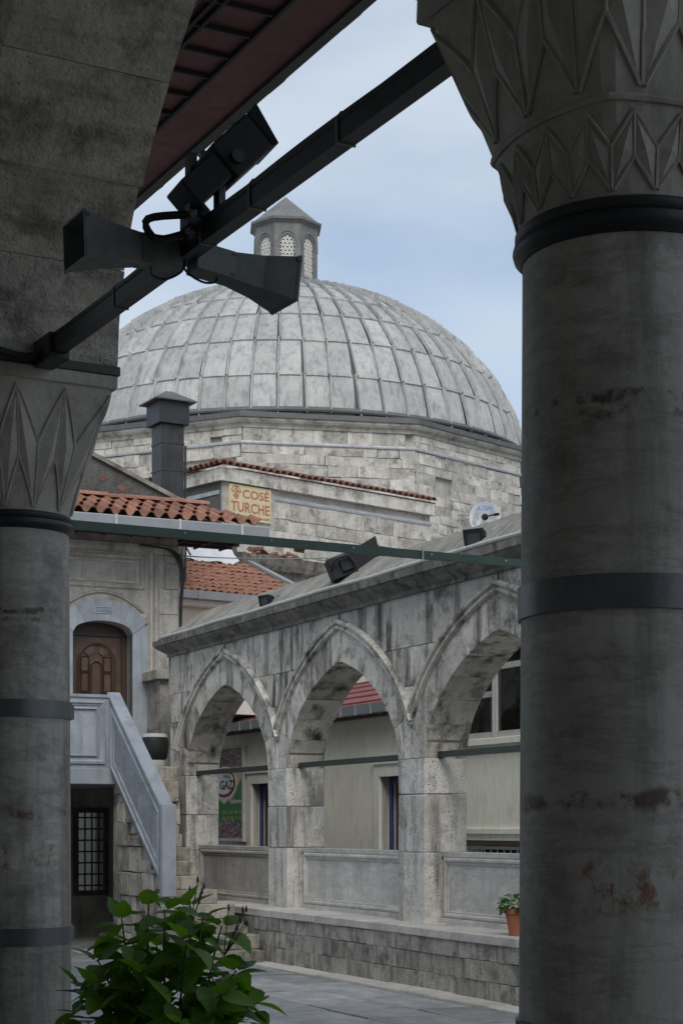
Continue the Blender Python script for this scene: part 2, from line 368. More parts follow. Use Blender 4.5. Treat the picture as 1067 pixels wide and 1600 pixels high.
def text_mb(body, height, width=None, depth=.004, bold=0.):
    cu = bpy.data.curves.new('lettering', 'FONT'); cu.body = body; cu.size = 1; cu.resolution_u = 3; cu.offset = bold
    ob = bpy.data.objects.new('lettering', cu); COL.objects.link(ob); bpy.context.view_layer.update()
    me = bpy.data.meshes.new_from_object(ob.evaluated_get(bpy.context.evaluated_depsgraph_get()))
    vs = [v.co.copy() for v in me.vertices]; fs = [tuple(p.vertices) for p in me.polygons]
    bpy.data.objects.remove(ob); bpy.data.curves.remove(cu); bpy.data.meshes.remove(me)
    x0 = min(v.x for v in vs); x1 = max(v.x for v in vs); y0 = min(v.y for v in vs); y1 = max(v.y for v in vs)
    sy = height / (y1 - y0); sx = width / (x1 - x0) if width else sy
    mb = MB(); mb.v = [((v.x - x0) * sx, (v.y - y0) * sy, 0) for v in vs]; mb.f = fs; return mb
def lerp(a, b, t): return a + (b - a) * t

# ================================================================== frames
U = Vector((-.4292, .9032))
A = Frame(1.909, 15.05, math.atan2(.9032, -.4292))     # arcade: x = s (receding along the front of the piers), y = towards the courtyard
RC = Vector((.7285, 4.45)); LC = Vector((-1.618, 8.60)) # near and far portico columns
dv = (LC - RC).normalized(); BAY = (LC - RC).length
P = Frame(RC.x, RC.y, math.atan2(dv.y, dv.x))           # portico: x along the column line, y = inwards (away from the courtyard)

# ================================================================== ground
g = MB().add([(-900, -900, -.06), (900, -900, -.06), (900, 1500, -.06), (-900, 1500, -.06)], [(0, 1, 2, 3)])
solo('ground', g, 'ground', kind='structure')
pv = MB().box(-8, 12.5, .36, 14, -.05, -.012)
pav = solo('pavement', pv, 'ground', fr=A, kind='structure'); INFO[pav.name] = Vector((0, 0, 0))
# courtyard flagstones, laid in uneven rows along the plinth
y = .62
while y < 7.6:
    hgt = rnd.uniform(.38, .72); x = -7 + rnd.uniform(0, .6)
    while x < 11.4:
        ln = rnd.uniform(.55, 1.5)
        if not (y > 1.0 and x > 8.0 and False):
            dz = rnd.uniform(-.008, .007)
            b = MB().cbox(x + .006, x + ln - .006, y + .006, y + hgt - .006, -.045, dz, .006, .006)
            Wp = A.w(x + ln / 2, y + hgt / 2)
            if Wp.y > 11.5: part(pav, 'flagstone', b, 'flag')
        x += ln
    y += hgt
b = MB().box(-8, 12.5, 7.7, 14, -.04, 0.0); part(pav, 'portico_floor', b, 'flag')

# ================================================================== arcade
PER, PW, TH = 3.43, .57, .47          # bay length, pier width, wall thickness
PR = [-4.36, -.93, 2.50, 5.93, 9.36]  # near corner of each pier
ZP, ZS, ZI, ZH, ZC = .623, 2.28, 3.42, 3.81, 3.94   # plinth top, springing, intrados apex, hood apex, cornice underside
def fa(t):
    t = min(1., abs(t)); return .73 * math.sqrt(1 - t * t) + .27 * (1 - t)
HS = (PER - PW) / 2
def zin(x): return ZS + (ZI - ZS) * fa(x / HS)
HO = 1.80
def zout(x): return ZS + (ZH - ZS) * fa(x / HO)
mpw = lambda a, b, c: (a, c, b)
arc = thing('arcade_wall', 'weathered grey stone arcade of pointed arches above a low plinth, across the courtyard', 'arcade', A, (3, -.2, 0))
# mortar core seen only in the joints
core = MB()
for i in range(len(PR) - 1):
    c0 = PR[i] + PW; c1 = PR[i + 1]; mid = (c0 + c1) / 2
    xs = [c0 - PW / 2] + [mid - HS * math.cos(PI * q / 24) for q in range(25)] + [c1 + PW / 2]
    zs = [ZS] + [zin(x - mid) + .012 for x in xs[1:-1]] + [ZS]
    for q in range(len(xs) - 1):
        core.prism([(xs[q], zs[q]), (xs[q + 1], zs[q + 1]), (xs[q + 1], 4.2), (xs[q], 4.2)], -TH + .012, -.012, mpw)
core.box(9.64, 9.985, -TH + .012, -.012, ZS, 4.2); core.box(-4.9, -4.07, -TH + .012, -.012, ZS, 4.2)
part(arc, 'wall_core', core, 'arcade_core')
for i, p in enumerate(PR):            # piers: three drums of stone each
    zz = [ZP - .02, ZP + rnd.uniform(.6, .72), ZP + rnd.uniform(1.1, 1.3), ZS]
    for q in range(3):
        e = rnd.uniform(0, .008); top = zz[q + 1] - .003
        xr = PW if i < 4 else .64
        part(arc, 'pier_stone', MB().cbox(p - e, p + xr + e, -TH - e, e, zz[q] + .003, top, .016, .004), 'pier')
for i in range(len(PR) - 1):          # voussoirs and hood mouldings, one set for each arch
    c0 = PR[i] + PW; c1 = PR[i + 1]; mid = (c0 + c1) / 2
    cut = [1.0, .93, .80, .62, .42, .20, -.12, -.40, -.62, -.80, -.93, -1.0]
    for q in range(len(cut) - 1):
        ta, tb = cut[q], cut[q + 1]; inn = []; out = []
        for m_ in range(5):
            t = lerp(ta, tb, m_ / 4)
            inn.append((mid - HS * t, zin(HS * t)))
            xo = HO * t
            if abs(xo) > PER / 2: xo = math.copysign(PER / 2, xo)
            out.append((mid - xo, zout(HO * t) if abs(HO * t) <= PER / 2 else lerp(ZS, zout(PER / 2), (1 - abs(t)) / (1 - PER / 2 / HO))))
        poly = inn + out[::-1]
        cxm = sum(a for a, _ in poly) / len(poly); czm = sum(b_ for _, b_ in poly) / len(poly)
        poly = [(lerp(cxm, a, .988), lerp(czm, b_, .988)) for a, b_ in poly]
        e = rnd.uniform(0, .010)
        part(arc, 'voussoir', MB().prism(poly, -TH - e, e, mpw), 'arcade')
    path = [(mid - x, zout(x)) for x in [PER / 2 * math.cos(PI * q / 40) for q in range(41)]]
    pr = [(-.045, -.02), (-.045, .02), (-.03, .045), (-.008, .05), (.004, .03), (.018, .03), (.03, .06), (.055, .065), (.07, .045), (.075, -.02)]
    part(arc, 'hood_moulding', MB().sweep(path, pr, mp=mpw), 'arcade', smooth=True)
def outx(zv):                          # half width of the hood curve at height zv
    lo, hi = 0., HO
    for _ in range(30):
        m_ = (lo + hi) / 2
        if zout(m_) > zv: lo = m_
        else: hi = m_
    return lo
courses = [2.66, 3.02, 3.42, ZC + .02]
for i, p in enumerate(PR):             # ashlar between the arches
    pc = p + PW / 2
    for q in range(3):
        z0, z1 = courses[q], courses[q + 1]
        def edge(side, zv):
            if (i == 4 and side > 0): return p + .64 - .005
            if i == 0 and side < 0: return -4.9
            return pc + side * (PER / 2 - (outx(zv) if zv < ZH else 0))
        n = 6; zz = [lerp(z0, z1, m_ / n) for m_ in range(n + 1)]
        if q == 2: zz = [z0, lerp(z0, ZH, .4), lerp(z0, ZH, .75), ZH - .01, z1]
        L_ = [(edge(-1, z_), z_) for z_ in zz]; R_ = [(edge(1, z_), z_) for z_ in zz]
        cuts = [pc + rnd.uniform(-.1, .1)] if q == 1 else ([pc - .55 + rnd.uniform(-.15, .15), pc + .5 + rnd.uniform(-.15, .15)] if q == 2 else [])
        bounds = [None] + cuts + [None]
        for m_ in range(len(bounds) - 1):
            a0, a1 = bounds[m_], bounds[m_ + 1]
            lft = [(max(x, a0) if a0 is not None else x, z_) for x, z_ in L_]
            rgt = [(min(x, a1) if a1 is not None else x, z_) for x, z_ in R_]
            if a1 is not None: lft = [(min(x, a1 - .002), z_) for x, z_ in lft]
            if a0 is not None: rgt = [(max(x, a0 + .002), z_) for x, z_ in rgt]
            poly = lft + rgt[::-1]
            cxm = sum(a for a, _ in poly) / len(poly); czm = (z0 + z1) / 2
            poly = [(a + (.004 if a < cxm else -.004), b_ + (.004 if b_ < czm else -.004)) for a, b_ in poly]
            e = rnd.uniform(-.004, .007)
            part(arc, 'ashlar_block', MB().prism(poly, -TH - e, e, mpw), 'arcade')
for q, zt in enumerate((2.28, 2.66)):   # outer half of the end pier above the springing
    z1 = (2.66, 2.70)[q]
    if q == 0: part(arc, 'ashlar_block', MB().cbox(PR[4] + PW / 2 + .004, PR[4] + .64, -TH, .004, zt + .003, z1 - .003, .012, .003), 'arcade')
# cornice in lengths, then the sloping coping
prof = [(-.02, ZC), (.035, ZC + .005), (.035, ZC + .045), (.06, ZC + .06), (.10, ZC + .085), (.15, ZC + .12), (.165, ZC + .135), (.165, ZC + .15), (.19, ZC + .155), (.195, ZC + .225), (.17, ZC + .235), (-.02, ZC + .24)]
jx = [-4.9]
while jx[-1] < 8.2: jx.append(jx[-1] + rnd.uniform(1.1, 1.9))
jx[-1] = 8.6
for q in range(len(jx) - 1):
    e = rnd.uniform(-.006, .006)
    pth = [(jx[q] + .004, e), (jx[q + 1] - .004, e)]
    part(arc, 'cornice_stone', MB().sweep(pth, prof), 'cornice')
xe = PR[4] + .64
part(arc, 'cornice_stone', MB().sweep([(8.604, 0), (xe, 0), (xe, -TH), (8.604, -TH)], [(o_, c_) for o_, c_ in prof]), 'cornice')
zt = ZC + .238
nseg = 60; cp = MB(); secs = []
for q in range(nseg + 1):
    x = lerp(-4.9, xe + .12, q / nseg); e = rnd.uniform(-.008, .008); hip = max(0, 1 - (xe + .12 - x) / .55)
    secs.append([(x, .13, zt - .02), (x, .13, zt + .03 + e), (x, lerp(-.04, .05, hip), zt + lerp(.17, .06, hip) + e), (x, -.28, zt + lerp(.36, .09, hip) + e * .7), (x, -.52, zt + lerp(.18, .06, hip) + e), (x, -.62, zt + .03), (x, -.62, zt - .02)])
for q, s_ in enumerate(secs): cp.v += s_
for q in range(nseg):
    for j in range(7): cp.f.append((q * 7 + j, q * 7 + (j + 1) % 7, (q + 1) * 7 + (j + 1) % 7, (q + 1) * 7 + j))
cp.f += [tuple(range(7)), tuple(range(nseg * 7, nseg * 7 + 7))]
part(arc, 'coping', cp, 'coping')
for i in range(1, 4 + 1):              # iron tie bars and marble parapets
    if i == 0: continue
    c0 = PR[i - 1] + PW; c1 = PR[i]
    tb = MB().box(c0 - .05, c1 + .05, -.20, -.14, 2.285, 2.345); tb.box(c0 + .02, c0 + .16, -.206, -.134, 2.28, 2.35)
    part(arc, 'tie_bar', tb, 'greendark')
    x0, x1 = c0 + .004, c1 - .004; yf = -.20
    pp = part(arc, 'parapet_panel', MB().box(x0, x1, yf - .10, yf, ZP - .01, 1.335), 'panel_marble')
    fr_ = MB().sweep([(x0 + .10, ZP + .10), (x1 - .10, ZP + .10), (x1 - .10, 1.335 - .10), (x0 + .10, 1.335 - .10)],
                     [(-.055, yf - .01), (-.055, yf + .012), (-.03, yf + .03), (-.012, yf + .03), (.0, yf + .014), (.02, yf + .014), (.03, yf - .01)], closed=True, mp=mpw)
    part(arc, 'panel_moulding', fr_, 'panel_marble', sub=pp)
    part(arc, 'panel_cap', MB().cbox(x0, x1, yf - .11, yf + .022, 1.335 - .048, 1.338, .006), 'panel_marble', sub=pp)
    part(arc, 'panel_base', MB().cbox(x0, x1, yf - .11, yf + .03, ZP - .012, ZP + .05, .008), 'panel_marble', sub=pp)
# plinth: courses of rough stone under worn ledge slabs
part(arc, 'plinth_core', MB().box(-4.9, 8.3, -TH - .25, .335, -.05, ZP - .10), 'arcade_core')
zc = [-.02, .20, .385, ZP - .085]
for q in range(3):
    x = -4.9 + rnd.uniform(0, .3)
    while x < 8.2:
        ln = min(rnd.uniform(.5, 1.15), 8.3 - x); e = rnd.uniform(-.012, .012)
        if x > -1.5: part(arc, 'plinth_stone', MB().cbox(x + .0012, x + ln - .0012, .1, .36 + e * .5, zc[q] + .0012, zc[q + 1] - .0012, .006, .005), 'plinth')
        x += ln
x = -4.9
while x < 8.2:
    ln = min(rnd.uniform(.9, 1.7), 8.3 - x)
    part(arc, 'ledge_slab', MB().cbox(x + .002, x + ln - .002, -TH - .25, .372 + rnd.uniform(-.008, .008), ZP - .085, ZP + rnd.uniform(-.004, .003), .014, .004), 'ledge'); x += ln
x = -4.9
while x < 8.6:
    ln = rnd.uniform(.8, 1.5); e = rnd.uniform(0, .02)
    part(arc, 'foot_kerb', MB().cbox(x + .003, x + ln - .003, .34, .60 + e, -.04, .035 + rnd.uniform(-.008, .008), .02, .006), 'ledge'); x += ln

# ================================================================== building behind the arcade
W0 = -2.5
bb = thing('cream_building', 'cream plastered building with red sheet roof behind the stone arcade', 'building', A, (9, W0, 0))
wl = MB()
D1 = (11.95, 13.02); D2 = (7.45, 8.42)          # door openings (s range)
zt1 = 3.18
for a, b_ in ((6.6, D2[0]), (D2[1], D1[0]), (D1[1], 18.0)): wl.box(a, b_, W0 - .25, W0, 0, 2.27)
wl.box(6.6, 18.0, W0 - .25, W0, 2.27, zt1)
part(bb, 'wall', wl, 'cream')
WN = (3.1, 6.1)
w2 = MB(); w2.box(-1, WN[0], W0 - .25, W0 + .02, 0, 4.75); w2.box(WN[1], 6.6, W0 - .25, W0 + .02, 0, 4.75)
w2.box(WN[0], WN[1], W0 - .25, W0 + .02, 1.42, 2.66); w2.box(WN[0], WN[1], W0 - .25, W0 + .02, 4.2, 4.75); w2.box(WN[0], WN[1], W0 - .25, W0 + .02, 0, .75)
part(bb, 'wall', w2, 'cream')
part(bb, 'string_course', MB().box(-1, 6.59, W0 + .02, W0 + .05, 1.50, 1.56), 'creamtrim')
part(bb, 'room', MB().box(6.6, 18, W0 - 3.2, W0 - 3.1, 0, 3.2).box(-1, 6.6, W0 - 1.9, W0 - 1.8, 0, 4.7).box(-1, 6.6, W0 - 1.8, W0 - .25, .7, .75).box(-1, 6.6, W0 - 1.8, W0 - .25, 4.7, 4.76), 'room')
win = part(bb, 'window', MB().box(WN[0], WN[1], W0 - .02, W0 + .03, 2.66, 2.74), 'grey_frame')
part(bb, 'head_rail', MB().box(WN[0], WN[1], W0 - .02, W0 + .03, 4.12, 4.2), 'grey_frame', sub=win)
mull = [3.1, 4.18, 5.34, 6.1]
for m_ in mull:
    part(bb, 'mullion', MB().box(m_ - .045, m_ + .045, W0 - .03, W0 + .04, 2.66, 4.2).box(m_ - .018, m_ + .018, W0 + .04, W0 + .055, 2.68, 4.18), 'grey_frame', sub=win)
for a, b_, zq in ((3.1, 4.18, 3.6), (4.18, 5.34, 3.52), (5.34, 6.1, 3.20)):
    part(bb, 'transom', MB().box(a + .046, b_ - .046, W0 - .025, W0 + .03, zq - .035, zq + .035), 'grey_frame', sub=win)
    part(bb, 'pane', MB().box(a + .04, b_ - .04, W0 - .004, W0 + .002, 2.7, 4.15), 'glass', sub=win)
part(bb, 'window_sill', MB().cbox(WN[0] - .1, WN[1] + .1, W0, W0 + .10, 2.58, 2.66, .01), 'creamtrim', sub=win)
cl = MB()
def cloth(x0, x1, z0, z1, yy, amp, n=12, slope=0.):
    m_ = MB()
    for q in range(n + 1):
        x = lerp(x0, x1, q / n); d_ = amp * math.sin(q * 2.1) ; m_.v += [(x, yy + d_, z0 + slope * q / n + .03 * math.sin(q * 1.7)), (x, yy + d_ * .6, z1)]
    m_.f = [(2 * q, 2 * q + 2, 2 * q + 3, 2 * q + 1) for q in range(n)]
    return m_
part(bb, 'curtain', cloth(4.2, 5.3, 3.05, 3.52, W0 - .09, .03, slope=.2), 'redcloth', sub=win)
part(bb, 'curtain', cloth(5.35, 5.8, 3.2, 3.9, W0 - .09, .03), 'pinkcloth', sub=win)
part(bb, 'white_board', MB().box(4.62, 5.22, W0 - .06, W0 - .04, 2.70, 3.22).box(4.22, 4.42, W0 - .06, W0 - .04, 2.70, 2.98), 'whitecloth', sub=win)
part(bb, 'scalloped_blind', cloth(5.4, 6.05, 3.06, 3.16, W0 - .12, .02), 'whitecloth', sub=win)
part(bb, 'parcel', MB().cbox(5.55, 6.0, W0 - .35, W0 - .15, 2.70, 2.90, .01), 'ptan', sub=win)
gr = part(bb, 'basement_grille', MB().box(WN[0], WN[1], W0 - .05, W0 - .02, 1.31, 1.35).box(WN[0], WN[1], W0 - .05, W0 - .02, .80, .83), 'grey_frame')
x = WN[0] + .1
while x < WN[1]:
    part(bb, 'bar', MB().tube([(x, W0 - .035, .78), (x, W0 - .035, 1.42)], .012, 6), 'grey_frame', sub=gr); x += .155
part(bb, 'basement_lintel', MB().box(WN[0] - .02, WN[1] + .02, W0 - .2, W0 + .012, 1.36, 1.43), 'brown', sub=gr)
for (a, b_) in (D1, D2):
    dr = part(bb, 'door', MB().box(a + .09, b_ - .09, W0 - .20, W0 - .16, .0, 2.17), 'brown')
    part(bb, 'door_frame', MB().box(b_ - .09, b_ - .0, W0 - .22, W0 - .11, 0, 2.27).box(a, a + .09, W0 - .22, W0 - .11, 0, 2.27).box(a + .09, b_ - .09, W0 - .22, W0 - .11, 2.17, 2.27), 'bluepaint', sub=dr)
    part(bb, 'door_trim', MB().box(b_ - .12, b_ - .09, W0 - .155, W0 - .14, 0, 2.17), 'conduit', sub=dr)
    part(bb, 'door_surround', MB().box(b_, b_ + .17, W0 - .1, W0 + .045, 0, 2.27).box(a - .17, a, W0 - .1, W0 + .045, 0, 2.27).box(a - .17, b_ + .17, W0 - .1, W0 + .045, 2.27, 2.44), 'creamtrim', sub=dr)
    part(bb, 'surround_cap', MB().box(a - .21, b_ + .21, W0, W0 + .07, 2.44, 2.49), 'creamtrim', sub=dr)
gt = part(bb, 'gutter', MB().sweep([(6.6, W0 + .22), (18, W0 + .22)], [(-.07, 3.13), (.07, 3.13), (.085, 3.26), (.07, 3.26), (.06, 3.15), (-.06, 3.15), (-.07, 3.26), (-.085, 3.26)]), 'zinc')
for q in range(24):
    x = 6.75 + q * .47; part(bb, 'bracket', MB().box(x, x + .02, W0 + .05, W0 + .312, 3.12, 3.265), 'zinc', sub=gt)
part(bb, 'eaves_board', MB().box(6.6, 18, W0, W0 + .14, 3.10, 3.19), 'brown')
rf = MB()
rf.add([(6.6, W0 + .2, 3.24), (18, W0 + .2, 3.24), (18, W0 - 3.2, 4.22), (6.6, W0 - 3.2, 4.22), (6.6, W0 + .2, 3.20), (18, W0 + .2, 3.20), (18, W0 - 3.2, 4.18), (6.6, W0 - 3.2, 4.18)],
       [(0, 1, 2, 3), (4, 5, 6, 7), (0, 1, 5, 4), (2, 3, 7, 6), (0, 3, 7, 4), (1, 2, 6, 5)])
for q in range(5):
    t = .12 + q * .2; rf.box(6.6, 18, W0 + .2 - 3.4 * t - .012, W0 + .2 - 3.4 * t + .012, 3.24 + .98 * t, 3.262 + .98 * t)
part(bb, 'roof', rf, 'redroof')
cw = MB()
for q in range(40): x = 6.6 + q * .2; cw.box(x, x + .1, W0 - 3.3, W0 - 3.17, 4.1, 4.85).box(x + .1, x + .2, W0 - 3.3, W0 - 3.22, 4.1, 4.85)
part(bb, 'corrugated_wall', cw, 'redroof')
part(bb, 'upper_wall', MB().prism([(14.7, 3.2), (18, 3.2), (18, 5.2), (15.6, 5.0), (14.7, 3.9)], W0 - 2.6, W0 - .9, mpw), 'cream')

# poster of the sweet shop
ps = thing('shop_poster', 'tall green poster for lokum with a round white emblem, on the cream wall', 'poster', A, (14.0, W0 + .05, 1.37))
S0, S1, Z0, Z1 = 13.30, 14.75, 1.37, 2.89; yf = W0 + .05
part(ps, 'frame', MB().sweep([(S0, Z0), (S1, Z0), (S1, Z1), (S0, Z1)], [(-.03, yf - .05), (-.03, yf + .03), (.02, yf + .03), (.02, yf - .05)], closed=True, mp=mpw), 'conduit')
part(ps, 'board', MB().box(S0, S1, yf - .05, yf, Z0, Z1), 'pgreen')
def flat(poly, d_): return MB().prism(poly, yf + d_ - .003, yf + d_, mpw)
part(ps, 'printed_sweets', flat([(S0 + .02, 2.57), (S1 - .02, 2.57), (S1 - .02, 2.87), (S0 + .02, 2.87)], .004), 'sweets1')
part(ps, 'tan_field', flat([(S0 + .02, 2.57), (S1 - .02, 2.57), (S1 - .02, 2.10), (S0 + .75, 2.05), (S0 + .45, 2.14), (S0 + .2, 2.30), (S0 + .02, 2.44)], .004), 'ptan')
hill = [(S0 + .02, Z0 + .02), (S1 - .02, Z0 + .02)] + [(S1 - .02 - (S1 - S0 - .04) * q / 14, Z0 + .22 + .12 * math.sin(PI * q / 14) + rnd.uniform(-.012, .012)) for q in range(15)]
part(ps, 'printed_sweets', flat(hill, .004), 'sweets2')
ec = (S0 + .83, 2.31)
def ell(rx, rz, dx=0, dz=0, n=40): return [(ec[0] + dx + rx * math.cos(2 * PI * q / n), ec[1] + dz + rz * math.sin(2 * PI * q / n)) for q in range(n)]
part(ps, 'emblem', flat(ell(.56, .30, 0, -.02), .007), 'ptan'); part(ps, 'emblem', flat(ell(.54, .275), .010), 'white')
part(ps, 'emblem', flat(ell(.49, .245), .013), 'pmaroon'); part(ps, 'emblem', flat(ell(.44, .205, .03, .015), .016), 'white')
def wtext(body, s_left, z0, hgt, wid, d_, mat, root=ps, yy=None, bold=0.):
    t = text_mb(body, hgt, wid, bold=bold); yy = yf + d_ if yy is None else yy
    t.v = [(s_left - p[0], yy, z0 + p[1]) for p in t.v]; part(root, 'lettering', t, mat)
wtext('HAZ\u2019', S0 + .84, 2.38, .09, .36, .021, 'signblack'); wtext('GAZ\u2019', S0 + 1.0, 2.20, .155, .62, .021, 'signblack', bold=.02)
wtext('lokum', S0 + .56, 1.965, .085, .46, .010, 'white', bold=.02); wtext('is', S0 + .92, 1.965, .085, .14, .010, 'white', bold=.02)
wtext('0212 667 48 56', S0 + .92, 1.79, .06, .84, .010, 'pgold', bold=.01); wtext('0212 528 17 10', S0 + .92, 1.69, .06, .84, .010, 'pgold', bold=.01)

# ================================================================== stair building
SF = 11.6                      # facade plane
fb = thing('stone_house', 'grey stone house front with an arched wooden door at the head of the stairs', 'house', A, (SF + 1, 1.6, 0))
DW = (.02, .93); DC = (DW[0] + DW[1]) / 2; ZL = 2.33; ZD = 4.42; ZDA = 4.60; WR = -.69; WL = 4.2
UW = (.44, .86); UZ = (.64, 1.80)   # undercroft window
fw = MB()
fw.box(SF, SF + .45, WR, DW[0], ZL, 5.9); fw.box(SF, SF + .45, DW[1], WL, ZL, 5.9)
n = 14; arcp = [(lerp(DW[0], DW[1], q / n), ZD + (ZDA - ZD) * math.sqrt(max(0, 1 - (2 * q / n - 1) ** 2)) ** 1.0) for q in range(n + 1)]
mpf = lambda a, b, c: (c, a, b)          # plane of the facade: a = w, b = z, c = s
fw.prism(arcp + [(DW[1], 5.9), (DW[0], 5.9)], SF, SF + .45, mpf)
fw.box(SF, SF + .45, WR, UW[0], -.03, ZL); fw.box(SF, SF + .45, UW[1], WL, -.03, ZL); fw.box(SF, SF + .45, UW[0], UW[1], -.03, UZ[0]); fw.box(SF, SF + .45, UW[0], UW[1], UZ[1], ZL)
fw.box(SF + .45, SF + 2.6, WR, WR + .4, -.03, 5.9); fw.box(SF + .45, SF + 2.6, WL - .4, WL, -.03, 5.9)
fw.box(SF + .45, SF + 2.6, WR + .4, WL - .4, ZL - .25, ZL - .05); fw.box(SF + 2.2, SF + 2.6, WR + .4, WL - .4, ZL - .05, 5.9)
part(fb, 'wall', fw, 'facade')
# marble surround: jambs and voussoirs
for (a, b_) in ((DW[0] - .225, DW[0]), (DW[1], DW[1] + .225)):
    jm = part(fb, 'door_jamb', MB().cbox(SF - .035, SF + .2, a, b_, ZL, ZD + (.13 if True else 0), .004), 'marble')
HOo = (DW[1] - DW[0]) / 2 + .235
for q in range(5):
    t0, t1 = -1 + .4 * q, -.6 + .4 * q; inn = []; out = []
    for m_ in range(5):
        t = lerp(t0, t1, m_ / 4); inn.append((DC + .455 * t, ZD + (ZDA - ZD) * math.sqrt(max(0, 1 - t * t))))
        out.append((DC + HOo * t, 4.61 + .30 * (1 - abs(t) ** 2.2)))
    poly = inn + out[::-1]; cxm = sum(a for a, _ in poly) / len(poly); czm = sum(b_ for _, b_ in poly) / len(poly)
    part(fb, 'door_voussoir', MB().prism([(lerp(cxm, a, .992), lerp(czm, b_, .992)) for a, b_ in poly], SF - .045, SF + .2, mpf), 'marble')
orn = MB()
for q in range(7):
    a = DC + .10 - q * .033; orn.tube([(SF - .05, a, 4.73), (SF - .056, a - .012, 4.75 + .012 * (q % 2)), (SF - .05, a - .02, 4.77)], .010, 6)
orn.sweep([(DC - .13, 4.715), (DC + .13, 4.715), (DC + .13, 4.80), (DC - .13, 4.80)], [(-.008, SF - .044), (-.008, SF - .056), (.008, SF - .056), (.008, SF - .044)], closed=True, mp=mpf)
part(fb, 'carved_ornament', orn, 'marble')
# mouldings on the facade
def fmould(path, closed=False, wd=.03, pr_=.03): return MB().sweep(path, [(-wd, SF + .005), (-wd, SF - pr_ * .5), (-wd * .3, SF - pr_), (wd * .3, SF - pr_ * .6), (wd, SF - pr_ * .9), (wd, SF + .005)], closed=closed, mp=mpf)
part(fb, 'panel_moulding', fmould([(-.14, 5.12), (2.6, 5.12), (2.6, 5.56), (-.14, 5.56)], True), 'facade')
part(fb, 'panel_moulding', fmould([(-.06, 5.19), (2.5, 5.19), (2.5, 5.49), (-.06, 5.49)], True, .018, .018), 'facade')
part(fb, 'arch_moulding', fmould([(DC - .62 + q * .124, 4.76 + .27 * (1 - abs(-1 + q * .2) ** 2)) for q in range(11)], wd=.022), 'facade')
for ww in (-.27, -.345): part(fb, 'pilaster_moulding', MB().cbox(SF - .03, SF + .01, ww - .018, ww + .018, ZL, 5.72, .006), 'facade')
part(fb, 'frieze', MB().sweep([(WR, SF), (WL, SF)][::-1], [(-.0, 5.62), (.03, 5.64), (.05, 5.70), (.05, 5.76), (.0, 5.78)], mp=lambda a, b, c: (b, a, c)), 'facade')
zq = ZL; 
while zq < 5.6:                          # quoins of the corner
    hq = rnd.uniform(.30, .46); hq = min(hq, 5.62 - zq)
    part(fb, 'quoin', MB().cbox(SF - .022, SF + .25, WR - .018, -.40 - rnd.choice((0, .08)), zq + .004, zq + hq - .004, .008, .003), 'facade'); zq += hq
# stone buttress between house and arcade
for (z0, z1, a, b_, s0) in ((-.03, 1.1, -.50, -.14, 10.6), (1.1, 2.35, -.47, -.16, 10.7), (2.35, 3.0, -.46, -.19, 10.9), (3.0, 3.72, -.46, -.2, 11.0), (3.72, 3.86, -.50, -.12, 10.9)):
    part(fb, 'buttress_stone', MB().cbox(s0, SF - .002, a, b_, z0 + .003, z1 - .003, .012, .006), 'rubble')
# door
SD = SF + .24
dr = part(fb, 'door', MB().box(SD + .02, SD + .06, DW[0] + .09, DW[1] - .05, ZL, 4.40), 'wood')
part(fb, 'door_frame', MB().box(SD - .02, SD + .08, DW[0], DW[0] + .09, ZL, 4.6).box(SD - .02, SD + .08, DW[1] - .05, DW[1], ZL, 4.6).box(SD - .02, SD + .08, DW[0], DW[1], 4.40, 4.44).box(SD + .01, SD + .06, DW[0], DW[1], 4.44, 4.62), 'darkwood', sub=dr)
dcx = (DW[0] + .09 + DW[1] - .05) / 2
def bead(path, closed=False, wd=.014): return MB().sweep(path, [(-wd, SD + .03), (-wd, SD + .0), (0, SD - .008), (wd, SD + .0), (wd, SD + .03)], closed=closed, mp=mpf)
def archpath(hw, zb, zs): return [(dcx - hw, zb)] + [(dcx - hw * math.cos(PI * q / 14), zs + hw * math.sin(PI * q / 14)) for q in range(15)] + [(dcx + hw, zb)]
part(fb, 'door_arch_bead', bead(archpath(.275, ZL + .15, 4.02), wd=.016), 'darkwood', sub=dr)
part(fb, 'door_arch_bead', bead(archpath(.255, ZL + .15, 4.02), wd=.008), 'wood', sub=dr)
part(fb, 'door_arch_bead', bead(archpath(.085, ZL + .25, 3.94), wd=.012), 'darkwood', sub=dr)
for sg in (-1, 1):
    for (z0, z1) in ((3.88, 4.08), (3.58, 3.84), (3.28, 3.54), (2.95, 3.24), (2.6, 2.9)):
        q0, q1 = dcx + sg * .125, dcx + sg * .225
        part(fb, 'door_panel', MB().cbox(SD - .004, SD + .03, min(q0, q1), max(q0, q1), z0, z1, .014), 'wood', sub=dr)
        part(fb, 'panel_bead', bead([(min(q0, q1) - .012, z0 - .012), (max(q0, q1) + .012, z0 - .012), (max(q0, q1) + .012, z1 + .012), (min(q0, q1) - .012, z1 + .012)], True, .008), 'darkwood', sub=dr)
    pts = [(dcx + sg * (.115 + 0) * math.sin(a) + sg * .01, 4.04 + .115 * math.cos(a)) for a in (R(60), R(35), R(10))] + [(dcx + sg * .235 * math.sin(a) + sg * .008, 4.03 + .225 * math.cos(a)) for a in (R(10), R(30), R(52))]
    part(fb, 'door_panel', MB().prism(pts, SD - .002, SD + .03, mpf), 'wood', sub=dr)
part(fb, 'door_panel', MB().prism(archpath(.06, ZL + .3, 3.94), SD, SD + .03, mpf), 'wood', sub=dr)
